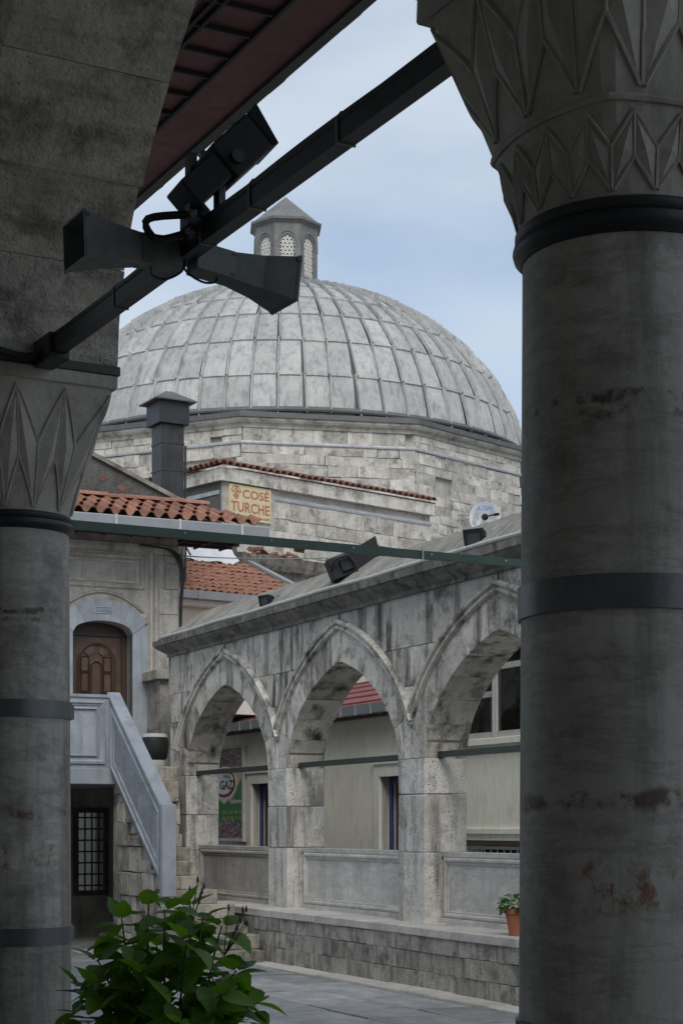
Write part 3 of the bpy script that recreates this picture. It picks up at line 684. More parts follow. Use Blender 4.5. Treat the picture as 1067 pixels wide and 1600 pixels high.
# undercroft window with an iron grille, open to the yard behind
ug = part(fb, 'grille_window', MB().sweep([(UW[0], UZ[0]), (UW[1], UZ[0]), (UW[1], UZ[1]), (UW[0], UZ[1])], [(-.06, SF + .02), (-.06, SF - .02), (.015, SF - .02), (.015, SF + .02)], closed=True, mp=mpf), 'greywall')
for q in range(4): a = lerp(UW[0], UW[1], (q + .5) / 4); part(fb, 'bar', MB().tube([(SF + .12, a, UZ[0]), (SF + .12, a, UZ[1])], .013, 6), 'iron', sub=ug)
for q in range(7): z_ = lerp(UZ[0], UZ[1], (q + .5) / 7); part(fb, 'bar', MB().tube([(SF + .12, UW[0], z_), (SF + .12, UW[1], z_)], .013, 6), 'iron', sub=ug)
yard = MB().box(SF + 6.0, SF + 6.2, -3, 5, -.05, 2.6)
solo('yard_wall', yard, 'cream', 'cream wall of the yard seen through the iron grille under the landing', 'wall', A, (SF + 6.1, 1, 0))
# eaves: boarded soffit, gutter, tiles
GS, GZ = 10.8, 5.84
EW0, EW1 = -1.80, 4.6
ev = part(fb, 'eaves_soffit', MB().box(GS + .03, SF + .75, EW0 + .05, EW1, 5.90, 5.96), 'redsoffit')
for q in range(5): x = GS + .1 + q * .28; part(fb, 'soffit_batten', MB().box(x, x + .035, EW0 + .06, EW1, 5.86, 5.897), 'batten', sub=ev)
for q in range(14): y_ = EW0 + .15 + q * .42; part(fb, 'soffit_batten', MB().box(GS + .04, SF + .7, y_, y_ + .03, 5.862, 5.8985), 'batten', sub=ev)
gtt = part(fb, 'gutter', MB().sweep([(EW0, GS), (EW1, GS)], [(-.09, GZ + .02), (-.075, GZ), (.075, GZ), (.09, GZ + .02), (.105, GZ + .15), (.095, GZ + .165), (.08, GZ + .03), (-.08, GZ + .03), (-.095, GZ + .165), (-.105, GZ + .15)], mp=lambda a, b, c: (b, a, c)), 'zinc')
for q in range(7): y_ = EW0 + .42 + q * .96; part(fb, 'bracket', MB().box(GS - .116, GS + .116, y_, y_ + .035, GZ - .012, GZ + .175), 'conduit', sub=gtt)
SL = math.tan(R(18))
rb = MB().add([(GS + .06, EW0 + .02, 5.962), (GS + .06, EW1, 5.962), (SF + .75, EW1, 5.97), (SF + .75, EW0 + .02, 5.97), (GS + .16, EW0 + .02, 5.98), (GS + .16, EW1, 5.98), (GS + 1.5, EW1, 6.02 + 1.4 * SL), (GS + 1.5, EW0 + 1.5, 6.02 + 1.4 * SL), (SF + .75, EW1, 6.0 + 1.4 * SL), (SF + .75, EW0 + 1.5, 6.0 + 1.4 * SL), (SF + .75, EW0 + .02, 6.02)],
            [(0, 1, 2, 3), (0, 1, 5, 4), (4, 5, 6, 7), (7, 6, 8, 9), (4, 7, 9, 10), (0, 4, 10, 3), (1, 2, 8, 6, 5), (2, 3, 10, 9, 8)])
roof = part(fb, 'roof', rb, 'oldtile')
def s_tile(w_, l_, th=.018, amp=.044):
    m_ = MB(); n_ = 22
    for (xx, zz_) in ((0, 0.0), (l_, .022)):
        for lay in (0, 1):
            for q in range(n_ + 1):
                y_ = w_ * 1.12 * q / n_; cq = math.cos(2 * PI * q / n_ * 1.12); z_ = amp * math.copysign(abs(cq) ** .75, cq) - lay * th; m_.v.append((xx, y_, z_ + zz_ * 0))
    c = n_ + 1
    for q in range(n_):
        m_.f += [(q, q + 1, 2 * c + q + 1, 2 * c + q), (c + q, 3 * c + q, 3 * c + q + 1, c + q + 1), (q, c + q, c + q + 1, q + 1), (2 * c + q, 2 * c + q + 1, 3 * c + q + 1, 3 * c + q)]
    m_.f += [(0, 2 * c, 3 * c, c), (n_, c + n_, 3 * c + n_, 2 * c + n_)]
    return m_
TW = .213
tm = mk(s_tile(TW, .42), 'roof_tile', True); tm.materials.append(M['tile'])
bs = INFO[fb.name]
for row in range(3):
    q = 0; y_ = EW0 + .12 + row * .28
    while y_ < 2.4:
        o = bpy.data.objects.new('roof_tile', tm); COL.objects.link(o); o.parent = roof
        xs_ = GS - .07 + row * .34; o.location = (xs_ - bs.x, y_ - bs.y + rnd.uniform(-.006, .006), 6.07 + row * .34 * SL + row * .012 + rnd.uniform(-.004, .006))
        o.rotation_euler = (rnd.uniform(-.02, .02), -R(18) + rnd.uniform(-.015, .015), rnd.uniform(-.02, .02)); y_ += TW
ct = MB()
cm = MB().sweep([(0, 0), (.46, 0)], [(-.10, 0), (-.09, .035), (-.05, .06), (0, .07), (.05, .06), (.09, .035), (.10, 0), (.085, 0), (.045, .045), (0, .055), (-.045, .045), (-.085, 0)])
cmm = mk(cm, 'ridge_tile', True); cmm.materials.append(M['tile'])
y_ = EW0 + .55; q = 0
while y_ < 2.6:                           # capping tiles laid flat along the break of the roof
    o = bpy.data.objects.new('ridge_tile', cmm); COL.objects.link(o); o.parent = roof
    o.location = (GS + 1.0 - bs.x, y_ - bs.y, 6.02 + 1.0 * SL + .12 + rnd.uniform(-.006, .006)); o.rotation_euler = (0, rnd.uniform(-.03, .03), R(90) + rnd.uniform(-.03, .03)); y_ += .40
# dark cables hanging at the corner of the house, thin wires across the front
cb = MB()
for q in range(4): cb.tube([(SF - .06 - .02 * q, -.2 + .05 * q, 5.74), (SF - .08, -.55 - .02 * q, 5.68), (SF - .07, WR - .03 - .015 * q, 5.4), (SF - .06, WR - .02 - .01 * q + .02 * math.sin(q), 4.9), (SF - .05, WR - .03, 4.3 - .12 * q)], .012, 6)
part(fb, 'cable_bundle', cb, 'cable')

# grey gable behind the house roof
gb = thing('grey_gable_house', 'rough grey rendered gable with bare brick patches behind the tiled house roof', 'house', A, (13.6, 1.5, 5.9))
mpg = lambda a, b, c: (c, a, b)
GX = 13.0
part(gb, 'gable_wall', MB().prism([(-1.28, 5.9), (4.1, 5.9), (4.1, 8.93), (-1.28, 6.69)], GX, GX + 1.2, mpg), 'greywall')
part(gb, 'verge_coping', MB().prism([(-1.34, 6.66), (-1.34, 6.73), (4.15, 9.02), (4.15, 8.95)], GX - .06, GX + 1.25, mpg), 'coping')
for (a, z_, r_) in ((.02, 6.98, .05), (-.28, 6.86, .055), (-.42, 6.62, .05), (.2, 6.7, .04)):
    part(gb, 'bare_brick', MB().prism([(a + r_ * 1.5 * math.cos(t) * rnd.uniform(.7, 1.1), z_ + r_ * math.sin(t) * rnd.uniform(.7, 1.1)) for t in [2 * PI * q / 9 for q in range(9)]], GX - .008, GX + .02, mpg), 'oldtile')

# ------------------------------------------------------------------ staircase
st = thing('stone_staircase', 'stone staircase with pale blue-grey marble parapet rising to the arched door', 'staircase', A, (8, 1.2, 0))
S8 = 8.53; WP = 1.36; WI = 1.24; WS = .78
NST = 13; RISE = ZL / (NST + 1); TR = .228
stc = MB()
for i in range(NST):
    s1 = S8 - TR * i; s0 = s1 - TR; z1 = ZL - RISE * (i + 1)
    stc.box(s0 + .02, s1 + .02 - .001, WS + .05, WI + .01, -.03, z1 - RISE * .9) if z1 > .2 else None
    wr = WS - (0 if i < 8 else (.10, .22, .30, .34, .30)[i - 8]) + rnd.uniform(-.02, .01)
    part(st, 'step', MB().cbox(s0 - .02, s1 + .05, wr, WI + .04 if z1 > .75 else WI + .14, z1 - RISE + .004, z1, .014, .006), 'rubble')
stc.box(S8, S8 + .25, WS, WI - .02, -.03, ZL - .22)
part(st, 'stair_core', stc, 'rubble')
part(st, 'landing_slab', MB().cbox(S8 - .04, SF - .003, WS, 3.4, ZL - .20, ZL, .012), 'marble')
part(st, 'landing_slab', MB().cbox(9.66, SF - .003, -.12, WS - .004, ZL - .20, ZL - .002, .012), 'rubble')
zq = -.03; 
while zq < ZL + .05:                     # rough blocks carrying the pot
    hq = min(rnd.uniform(.2, .34), ZL + .06 - zq)
    part(st, 'rubble_stone', MB().cbox(9.0 + rnd.uniform(-.05, .03), 9.655, .22 + rnd.uniform(-.03, .03), WS - .008, zq + .003, zq + hq - .003, .02, .01), 'rubble'); zq += hq + .0001
# rough side wall of the stairs
zcs = [-.03]
while zcs[-1] < 2.1: zcs.append(zcs[-1] + rnd.uniform(.20, .33))
for q in range(len(zcs) - 1):
    z0, z1 = zcs[q], min(zcs[q + 1], 2.15); x = S8 - .22 + rnd.uniform(-.05, .05); first = True
    while True:
        ln = rnd.uniform(.22, .50); x0 = x - ln
        top_here = ZL - .02 - (S8 - x0) * (RISE / TR) - .16   # underside of parapet at the lower end
        top_far = ZL - .02 - (S8 - x) * (RISE / TR) - .16
        if z0 > top_far or x0 < 5.3: break
        e = rnd.uniform(-.03, .03); zz1 = min(z1, max(top_here + .12, z0 + .06))
        if z0 < top_far: part(st, 'rubble_stone', MB().cbox(x0 + .004, x - .004, WI - .1, WI + .075 + e, z0 + .004, zz1 - .004, .016, .012), 'rubble')
        x = x0
# marble parapet of the flight: slab, mouldings, end post
zb = lambda s: ZL - .02 - (S8 - s) * (RISE / TR); HP = .945
sA, sB = S8 + .0, 6.55
pf = part(st, 'stair_parapet', MB().prism([(sB, zb(sB)), (sA, zb(sA)), (sA, zb(sA) + HP), (sB, zb(sB) + HP)], WI, WP - .02, mpw), 'flight_marble')
def pfr(i0, i1, o0, w0, w1):
    a0, a1 = sB + i0, sA - i0; return [(a0, zb(a0) + o0), (a1, zb(a1) + o0), (a1, zb(a1) + HP - o0), (a0, zb(a0) + HP - o0)]
part(st, 'parapet_moulding', MB().sweep(pfr(.10, .1, .13, 0, 0), [(-.03, WP - .022), (-.03, WP + .006), (-.006, WP + .012), (.006, WP - .002), (.03, WP - .004), (.03, WP - .022)], closed=True, mp=mpw), 'marble', sub=pf)
part(st, 'parapet_moulding', MB().sweep(pfr(.16, .1, .205, 0, 0), [(-.012, WP - .022), (-.012, WP - .004), (.012, WP - .004), (.012, WP - .022)], closed=True, mp=mpw), 'marble', sub=pf)
part(st, 'handrail', MB().prism([(sB, zb(sB) + HP), (sA + .04, zb(sA) + HP + .02), (sA + .04, zb(sA) + HP + .06), (sB, zb(sB) + HP + .04)], WI - .04, WP + .01, mpw), 'marble', sub=pf)
part(st, 'end_post', MB().cbox(sB - .10, sB + .002, WI - .04, WP + .012, zb(sB) - .10, zb(sB) + HP + .04, .006), 'marble', sub=pf)
lp = part(st, 'landing_parapet', MB().box(S8 - .03, S8 + .10, WP - .018, 3.3, ZL - .01, ZL + .925), 'marble')
for (o, wd) in ((.10, .032), (.185, .014)):
    part(st, 'parapet_moulding', MB().sweep([(WP + o, ZL + o * .9), (3.3 - o, ZL + o * .9), (3.3 - o, ZL + .925 - o * .9), (WP + o, ZL + .925 - o * .9)], [(-wd, S8 - .02), (-wd, S8 - .055), (0, S8 - .062), (wd * .5, S8 - .042), (wd, S8 - .042), (wd, S8 - .02)], closed=True, mp=mpf), 'marble', sub=lp)
part(st, 'parapet_cap', MB().cbox(S8 - .05, S8 + .12, WP - .03, 3.3, ZL + .905, ZL + .945, .008), 'marble', sub=lp)
part(st, 'landing_pier', MB().box(S8 + .05, SF - .1, 2.6, 3.3, -.03, ZL - .2), 'rubble')
part(st, 'low_wall', MB().box(SF - .30, SF - .06, WI + .1, 3.4, -.03, .60), 'greywall')

# round pot at the head of the steps
pt = thing('round_pot', 'dark round glazed pot on a pale saucer beside the stair head', 'pot', A, (9.36, .45, ZL + .06))
part(pt, 'saucer', MB().lathe([(.13, (ZL + .06)), (.145, (ZL + .06) + .02), (.145, (ZL + .06) + .09), (.12, (ZL + .06) + .095)], 9.36, .45, 24), 'conduit', True)
part(pt, 'bowl', MB().lathe([(.13, (ZL + .06) + .09), (.17, (ZL + .06) + .13), (.185, (ZL + .06) + .25), (.18, (ZL + .06) + .36), (.165, (ZL + .06) + .40)], 9.36, .45, 28), 'black', True)
part(pt, 'rim', MB().lathe([(.165, (ZL + .06) + .395), (.172, (ZL + .06) + .40), (.165, (ZL + .06) + .445), (.13, (ZL + .06) + .45), (.13, (ZL + .06) + .40)], 9.36, .45, 28), 'conduit', True)

# ================================================================== domed building
DCX, DCY = -1.44, 44.7
Dm = Frame(DCX, DCY, 0)
db = thing('domed_building', 'old stone building with a ribbed grey lead dome and small lantern', 'building', Dm, (0, 0, 0))
AP, NS, PHI = 6.08, 10, R(11); RCc = AP / math.cos(PI / NS); ZB = 10.62
def corner(k_): a = PHI + (k_ - .5) * 2 * PI / NS; return (RCc * math.sin(a), -RCc * math.cos(a))
poly = [corner(k_) for k_ in range(NS)]            # counter-clockwise seen from above
core = MB().prism([(x * .985, y_ * .985) for x, y_ in poly], 0, ZB, None)
part(db, 'drum_core', core, 'drum_core')
def wallblocks(root, name, p0, p1, z0, z1, mat, hr=(.19, .29), lr=(.28, .80), out=.0, dep=.2, skip=0.0, sub=None, tr=.02):
    """courses of separate blocks on a vertical wall from p0 to p1 (outside is on the right of p0->p1)"""
    a = Vector(p0); b = Vector(p1); L_ = (b - a).length; e1 = (b - a) / L_; nrm = Vector((e1.y, -e1.x)); z = z0
    while z < z1 - .05:
        h_ = min(rnd.uniform(*hr), z1 - z); x = -rnd.uniform(0, .3)
        if z1 - z - h_ < .12: h_ = z1 - z
        while x < L_:
            ln = rnd.uniform(*lr); x0 = max(0, x); x1 = min(L_, x + ln)
            if x1 - x0 > .08 and rnd.random() >= skip:
                e = out + rnd.uniform(-.010, .012)
                m_ = MB().cbox(x0 + .0015, x1 - .0015, -dep, e, z + .0015, z + h_ - .0015, .010, .010)
                m_.v = [(a.x + e1.x * p[0] + nrm.x * p[1], a.y + e1.y * p[0] + nrm.y * p[1], p[2]) for p in m_.v]
                part(root, name, m_, mat, sub=sub)
            x += ln
        z += h_
for k_ in (-1, 0, 1):
    wallblocks(db, 'stone_block', corner(k_), corner(k_ + 1), {-1: 8.5, 0: 8.2, 1: 7.5}[k_], ZB - .16, 'drum', skip=.07)
cpath = poly[::-1]                                    # outside on the left
part(db, 'drum_cornice', MB().sweep(cpath, [(-.1, ZB - .17), (.03, ZB - .17), (.05, ZB - .10), (.12, ZB - .07), (.16, ZB - .02), (.16, ZB + .03), (-.1, ZB + .05)], closed=True), 'drum')
part(db, 'cornice_lead', MB().sweep(cpath, [(-.2, ZB + .03), (.20, ZB + .03), (.20, ZB + .14), (.10, ZB + .17), (-.2, ZB + .25)], closed=True), 'leaddark')
for zz_ in (ZB - .53,): part(db, 'lead_band', MB().sweep(cpath, [(-.02, zz_), (.03, zz_), (.035, zz_ + .03), (.025, zz_ + .065), (-.02, zz_ + .065)], closed=True), 'leadtrim')
a0, a1 = corner(1), corner(2)
part(db, 'lead_band', MB().sweep([(a1[0], a1[1]), (a0[0] + .2, a0[1] + .2)], [(-.02, 8.14), (.04, 8.14), (.05, 8.2), (.03, 8.25), (-.02, 8.25)]), 'leadtrim')
# dome
ZCn, BV, AH = 10.30, 5.0, 6.18
def dp(th, ph, off=0.):
    r_ = (AH + off) * math.cos(th); return (r_ * math.sin(ph), -r_ * math.cos(ph), ZCn + (BV + off) * math.sin(th))
shell = MB(); nph = 96; ths = [R(4 + 86 * q / 24) for q in range(25)]
for t in ths:
    for q in range(nph): shell.v.append(dp(t, 2 * PI * q / nph, -.03))
for i in range(24):
    for q in range(nph): shell.f.append((i * nph + q, i * nph + (q + 1) % nph, (i + 1) * nph + (q + 1) % nph, (i + 1) * nph + q))
dome = part(db, 'dome', shell, 'leaddark', True)
rows = [R(x) for x in (5.5, 16.5, 27.5, 38, 47.5, 57, 68, 80)]; NM = 64
rest = MB()
def sheet(i, q):
    t0, t1 = rows[i], rows[i + 1]; p0 = 2 * PI * q / NM; p1 = 2 * PI * (q + 1) / NM; m_ = MB(); nt_ = 4
    lift = rnd.uniform(0, .012); sk = rnd.uniform(-.007, .007); tt0 = t0 + rnd.uniform(-.004, .004)
    us = [0, .03, .07, .10, .5, .962]; hs = [.0, .085, .085, .0, .008, 0.]
    for j in range(nt_ + 1):
        t = lerp(tt0, t1 + .012, j / nt_); base_ = lerp(.032 + lift, .004, j / nt_)
        for u_, h_ in zip(us, hs): m_.v.append(dp(t, lerp(p0, p1, u_) + sk * (1 - j / nt_), base_ + h_))
    c = len(us)
    for j in range(nt_):
        for u_ in range(c - 1): m_.f.append((j * c + u_, j * c + u_ + 1, (j + 1) * c + u_ + 1, (j + 1) * c + u_))
    o = len(m_.v)                             # hanging lip at the lower edge
    for u_, h_ in zip(us, hs): m_.v.append(dp(tt0 - .004, lerp(p0, p1, u_) + sk, -.02))
    for u_ in range(c - 1): m_.f.append((u_, o + u_, o + u_ + 1, u_ + 1))
    return m_
for i in range(7):
    for q in range(NM):
        ph = (q + .5) / NM * 2 * PI; ph = ph if ph < PI else ph - 2 * PI
        if abs(ph) < R(100) and i < 6: part(db, 'lead_sheet', sheet(i, q), 'lead', sub=dome)
        else: rest.join(sheet(i, q))
part(db, 'lead_sheets', rest, 'lead', sub=dome, kind='stuff')
part(db, 'dome_foot', MB().lathe([(6.05, ZB + .2), (6.28, ZB + .2), (6.30, ZB + .24), (6.20, ZB + .33), (6.05, ZB + .33)], 0, 0, 96, False), 'leaddark', True)
# lantern
LZ0, LZ1, LR = 15.05, 17.0, .86
def octp(r_, off=PI / 8): return [(r_ * math.cos(off + q * PI / 4), r_ * math.sin(off + q * PI / 4)) for q in range(8)]
lo = R(5) + PI / 8
lan = part(db, 'lantern', MB().prism(octp(LR - .16, lo), LZ0, LZ1), 'room')
part(db, 'lantern_base', MB().prism(octp(LR + .05, lo), LZ0 - .1, LZ0 + .42), 'lantern', sub=lan)
for q in range(8):
    a = lo + PI / 8 + q * PI / 4; Ml = Matrix.Rotation(a + PI / 2, 4, 'Z'); ap_ = LR * math.cos(PI / 8); hw = LR * math.sin(PI / 8)
    wv = MB(); zb_, zs_, r_ = 15.62, 16.42, .185
    ar = [(-r_, zb_), (-r_, zs_)] + [(-r_ * math.cos(PI * j / 10), zs_ + r_ * 1.25 * math.sin(PI * j / 10)) for j in range(1, 10)] + [(r_, zs_), (r_, zb_)]
    wv.prism([(-hw, LZ0 + .3), (hw, LZ0 + .3), (hw, zb_), (-hw, zb_)], -ap_ + .1, -ap_, mpw); 
    wv.prism([(-hw, zb_), (-r_, zb_)] + ar[1:7] + [(0, zs_ + r_ * 1.25), (0, LZ1), (-hw, LZ1)], -ap_ + .1, -ap_, mpw)
    wv.prism([(hw, zb_), (r_, zb_)] + [(-x, z_) for x, z_ in ar[1:7]] + [(0, zs_ + r_ * 1.25), (0, LZ1), (hw, LZ1)], -ap_ + .1, -ap_, mpw)
    wv.sweep([(-r_ - .07, zs_ - .1)] + [(-(r_ + .07) * math.cos(PI * j / 10), zs_ + (r_ + .07) * 1.2 * math.sin(PI * j / 10)) for j in range(11)] + [(r_ + .07, zs_ - .1)], [(-.012, -ap_ + .01), (-.012, -ap_ - .02), (.012, -ap_ - .02), (.012, -ap_ + .01)], mp=mpw)
    wv.xf(Ml)
    part(db, 'lantern_side', wv, 'lantern', sub=lan)
    lt = MB()                                   # pierced lattice: little rings
    for jz in range(11):
        for jx in range(-1, 3):
            cxq = (jx - .5) * .105 + (.0525 if jz % 2 else 0) ; czq = zb_ + .06 + jz * .092
            if abs(cxq) > r_ - .02 or czq > zs_ + r_ * 1.15 - abs(cxq) * .6: continue
            ring = [(cxq + .045 * math.cos(PI * j / 3), czq + .045 * math.sin(PI * j / 3)) for j in range(6)]
            lt.sweep(ring, [(-.014, -ap_ + .07), (-.014, -ap_ + .04), (.016, -ap_ + .04), (.016, -ap_ + .07)], closed=True, mp=mpw)
    lt.xf(Ml); part(db, 'lattice', lt, 'lattice', sub=lan)
part(db, 'lantern_eave', MB().sweep(octp(LR, lo)[::-1], [(-.1, LZ1 - .06), (.02, LZ1 - .06), (.05, LZ1 - .02), (.10, LZ1), (.11, LZ1 + .06), (-.1, LZ1 + .08)], closed=True), 'lantern', sub=lan)
sp = MB(); ro = octp(LR + .07, lo); sp.v = [(x, y_, LZ1 + .06) for x, y_ in ro] + [(0, 0, 17.86)]; sp.f = [(q, (q + 1) % 8, 8) for q in range(8)] + [tuple(range(8))]
part(db, 'lantern_roof', sp, 'lantern', sub=lan)
# lower wing with tile coping, corner towards the courtyard
K = Vector((-2.285, 33.0)); e1 = Vector((.746, .666)).normalized(); e2 = Vector((-e1.y, e1.x))
Kf = Frame(K.x, K.y, math.atan2(e1.y, e1.x))          # x along the wall with the sign, y into the building
wg = thing('tile_capped_wing', 'square stone wing with an old red tile coping at the foot of the dome', 'wing', Kf, (3, 2, 0))
WTOP = 8.30
part(wg, 'core', MB().box(.02, 5.6, .02, 7, 0, WTOP), 'drum_core')
wallblocks(wg, 'stone_block', (1.25, 0), (5.6, 0), 5.2, WTOP - .30, 'drum', (.22, .34), (.35, .8), skip=.05)
part(wg, 'plaster_patch', MB().box(.0, 1.30, -.012, .1, 5.2, WTOP - .06), 'creamtrim' if False else 'drum_core')
part(wg, 'side_render', MB().box(-.015, .1, .02, 6.5, 5.2, WTOP - .10), 'greywall')
kp = [(5.62, 0), (0, 0), (0, 6.5)]
kp = kp[::-1]
part(wg, 'wall_cornice', MB().sweep(kp[::-1], [(.1, WTOP - .12), (-.03, WTOP - .12), (-.05, WTOP - .05), (-.13, WTOP - .01), (-.16, WTOP + .06), (-.16, WTOP + .11), (.1, WTOP + .13)]), 'drum')
part(wg, 'lead_band', MB().sweep([(1.3, 0), (5.6, 0)], [(.03, WTOP - .33), (-.025, WTOP - .33), (-.03, WTOP - .29), (-.02, WTOP - .26), (.03, WTOP - .26)]), 'leadtrim')
part(wg, 'lead_band', MB().box(-.03, .02, .05, 6.4, WTOP - .36, WTOP - .28), 'leadtrim')
def half_tile(l_, r0, r1, up=True, n_=6, th=.014):
    m_ = MB()
    for (x, r_) in ((0, r0), (l_, r1)):
        for rr in (r_, r_ - th):
            for q in range(n_ + 1): a = PI * q / n_; m_.v.append((x, rr * math.cos(a), (rr * math.sin(a)) * (1 if up else -1)))
    c = n_ + 1
    for q in range(n_): m_.f += [(q, q + 1, 2 * c + q + 1, 2 * c + q), (c + q, c + q + 1, 3 * c + q + 1, 3 * c + q), (q, q + 1, c + q + 1, c + q)]
    return m_
tl = MB()
def put(mb, base_, Mx): c = MB(); c.v = [tuple(Mx @ Vector(p)) for p in base_.v]; c.f = list(base_.f); mb.join(c)
ht = half_tile(.36, .078, .068); hb_ = half_tile(.36, .05, .058, False)
for side in range(2):
    L_ = 5.7 if side == 0 else 6.4; q = 0
    while q * .165 < L_:
        x = -.1 + q * .165
        for row in range(2):
            if row and x < .35: continue
            Mx = (Matrix.Translation((x, -.19 + row * .3, WTOP + .165 + row * .085 + rnd.uniform(-.01, .01))) @ Matrix.Rotation(R(90) + rnd.uniform(-.05, .05), 4, 'Z') @ Matrix.Rotation(-R(15), 4, 'Y')) if side == 0 else \
                 (Matrix.Translation((-.19 + row * .3, x, WTOP + .165 + row * .085 + rnd.uniform(-.01, .01))) @ Matrix.Rotation(rnd.uniform(-.05, .05), 4, 'Z') @ Matrix.Rotation(-R(15), 4, 'Y'))
            put(tl, ht, Mx)
        q += 1
part(wg, 'coping_tiles', tl, 'oldtile', True, kind='stuff')
part(wg, 'coping_bed', MB().prism([(-.10, WTOP + .12), (.5, WTOP + .12), (.5, WTOP + .24), (-.10, WTOP + .15)], .3, 5.65, lambda a, b, c: (c, a, b)), 'oldtile')
part(wg, 'coping_bed', MB().prism([(-.10, WTOP + .121), (.5, WTOP + .121), (.5, WTOP + .241), (-.10, WTOP + .151)], .5, 6.4, lambda a, b, c: (a, c, b)), 'oldtile')
# lower terrace wall in front of the wing
K2 = Frame(-1.83, 31.2, Kf.a)
tw = thing('terrace_wall', 'stained stone wall with a dark projecting ledge below the tile-capped wing', 'wall', K2, (3, 0, 0))
part(tw, 'wall_body', MB().box(0, 9, 0, 1.9, 0, 6.45), 'drum_core')
wallblocks(tw, 'stone_block', (0, 0), (6, 0), 4.6, 6.1, 'drum', (.3, .45), (.6, 1.2), skip=.2)
part(tw, 'ledge', MB().sweep([(-.1, 0), (9, 0)], [(.1, 6.10), (-.02, 6.10), (-.06, 6.2), (-.16, 6.26), (-.2, 6.36), (-.22, 6.50), (.1, 6.56)]), 'cornice')
part(tw, 'mortar_strip', MB().cbox(.6, 3.6, 1.7, 1.9, 6.45, 6.9, .03), 'ptan' if False else 'drum_core')
part(tw, 'end_stones', MB().cbox(-1.9, .02, .1, 1.6, 0, 6.85, .03), 'greywall')
tf = MB()
for q in range(26):
    a = rnd.uniform(-.5, 1.2); L0 = rnd.uniform(.25, .6)
    for _ in range(2): p0 = Vector((.15 + rnd.uniform(-.12, .12), -.05 + rnd.uniform(-.1, .1), 6.10 + rnd.uniform(-.2, .1)))
    p1 = p0 + Vector((rnd.uniform(-.1, .1), rnd.uniform(-.12, .02), rnd.uniform(.02, .16))); wd = Vector((.012, 0, 0))
    tf.add([p0 - wd, p0 + wd, p1], [(0, 1, 2)])
solo('wall_weed', tf, 'leaf2', 'small green weed tuft growing at the end of the stone ledge', 'weed', K2, (.15, -.05, 6.0))
# pile of broken roof tiles on the terrace
bt = thing('broken_tile_pile', 'heap of broken dark red roof tiles on the terrace below the yellow sign', 'tiles', K2, (1.1, .5, 6.5))
for q in range(26):
    m_ = MB(); put(m_, half_tile(rnd.uniform(.2, .38), .055, .05), Matrix.Translation((.55 + rnd.uniform(0, 1.1), .5 + rnd.uniform(-.25, .25), 6.56 + .30 * max(0, 1 - abs((q % 13) / 6.5 - .6)) * rnd.random())) @ Matrix.Rotation(rnd.uniform(-.8, .8), 4, 'Z') @ Matrix.Rotation(rnd.uniform(-.35, .35), 4, 'Y') @ Matrix.Rotation(rnd.uniform(-.8, .8), 4, 'X'))
    part(bt, 'tile', m_, 'oldtile')

# shop sign
sg = thing('shop_sign', 'yellow painted board with red hand lettering COSE TURCHE on the stone wing', 'sign', Kf, (.66, -.05, 7.42))
SX0, SX1, SZ0, SZ1 = .14, 1.17, 7.49, 8.15
part(sg, 'board', MB().box(SX0, SX1, -.06, -.014, SZ0, SZ1), 'yellow')
def stext(body, x, z, h_, wd, mat, bold=.0, name='lettering'):
    t = text_mb(body, h_, wd, bold=bold); t.v = [(x + p[0], -.064, z + p[1]) for p in t.v]; part(sg, name, t, mat)
stext('COS\u00c9', .46, 7.91, .205, .66, 'signred', .012); stext('TURCHE', .18, 7.635, .195, .95, 'signred', .012); stext('www.coseturche.com', .20, 7.535, .06, .93, 'signblack', .0)
lg = MB(); mps = lambda a, b, c: (a, c, b); pr2 = [(-.008, -.058), (-.008, -.065), (.008, -.065), (.008, -.058)]
lx, lz = .30, 8.02
for pth, cl_ in (([(lx - .11, lz + .02), (lx - .05, lz + .10), (lx + .05, lz + .10), (lx + .12, lz + .0), (lx + .08, lz - .02), (lx, lz + .06)], False), ([(lx - .11, lz + .02), (lx - .07, lz - .02), (lx + .02, lz + .09)], False),
                 ([(lx, lz + .0), (lx + .06, lz - .08), (lx, lz - .15), (lx - .06, lz - .08)], True), ([(lx, lz - .055), (lx + .022, lz - .08), (lx, lz - .105), (lx - .022, lz - .08)], True), ([(lx - .02, lz + .10), (lx + .05, lz + .0), (lx, lz)], False)):
    lg.sweep(pth, pr2, closed=cl_, mp=mps)
part(sg, 'emblem', lg, 'signred')

# satellite dish on the drum wall
dq = Vector(corner(1)).lerp(Vector(corner(2)), .55)
sd = thing('satellite_dish', 'round white satellite dish with blue lettering on the stone drum', 'dish', WORLD, (3.35, 40.3, 8.4))
dc = Vector((3.32, 40.05, 8.74)); Md = Matrix.Translation(dc) @ Matrix.Rotation(R(-6), 4, 'Z')
dm_ = MB().lathe([(0.001, .07), (.12, .062), (.24, .035), (.33, .0), (.36, -.015), (.365, -.005), (.34, .012), (.24, .05), (.001, .085)], 0, 0, 40, False); dm_.xf(Md @ Matrix.Rotation(R(90), 4, 'X') @ Matrix.Rotation(PI, 4, 'X')); 
dm_.v = list(dm_.v)
part(sd, 'reflector', dm_, 'dish', True)
for q in range(7):
    a = R(90) + (q + (0 if q else 0)) * 2 * PI / 7
    if q == 0: continue
    m_ = MB().prism([(.15 * math.cos(a - .16), .15 * math.sin(a - .16)), (.29 * math.cos(a - .24), .29 * math.sin(a - .24)), (.29 * math.cos(a + .24), .29 * math.sin(a + .24)), (.15 * math.cos(a + .16), .15 * math.sin(a + .16))], -.055, -.048, lambda x, z, c: (x, c - .02, z)); m_.xf(Md); part(sd, 'print', m_, 'dishgrey')
t = text_mb('ALTISAN', .11, .34, bold=.02); t.v = [(p[0] - .17, -.078, p[1] + .15) for p in t.v]; t.xf(Md); part(sd, 'lettering', t, 'dishblue')
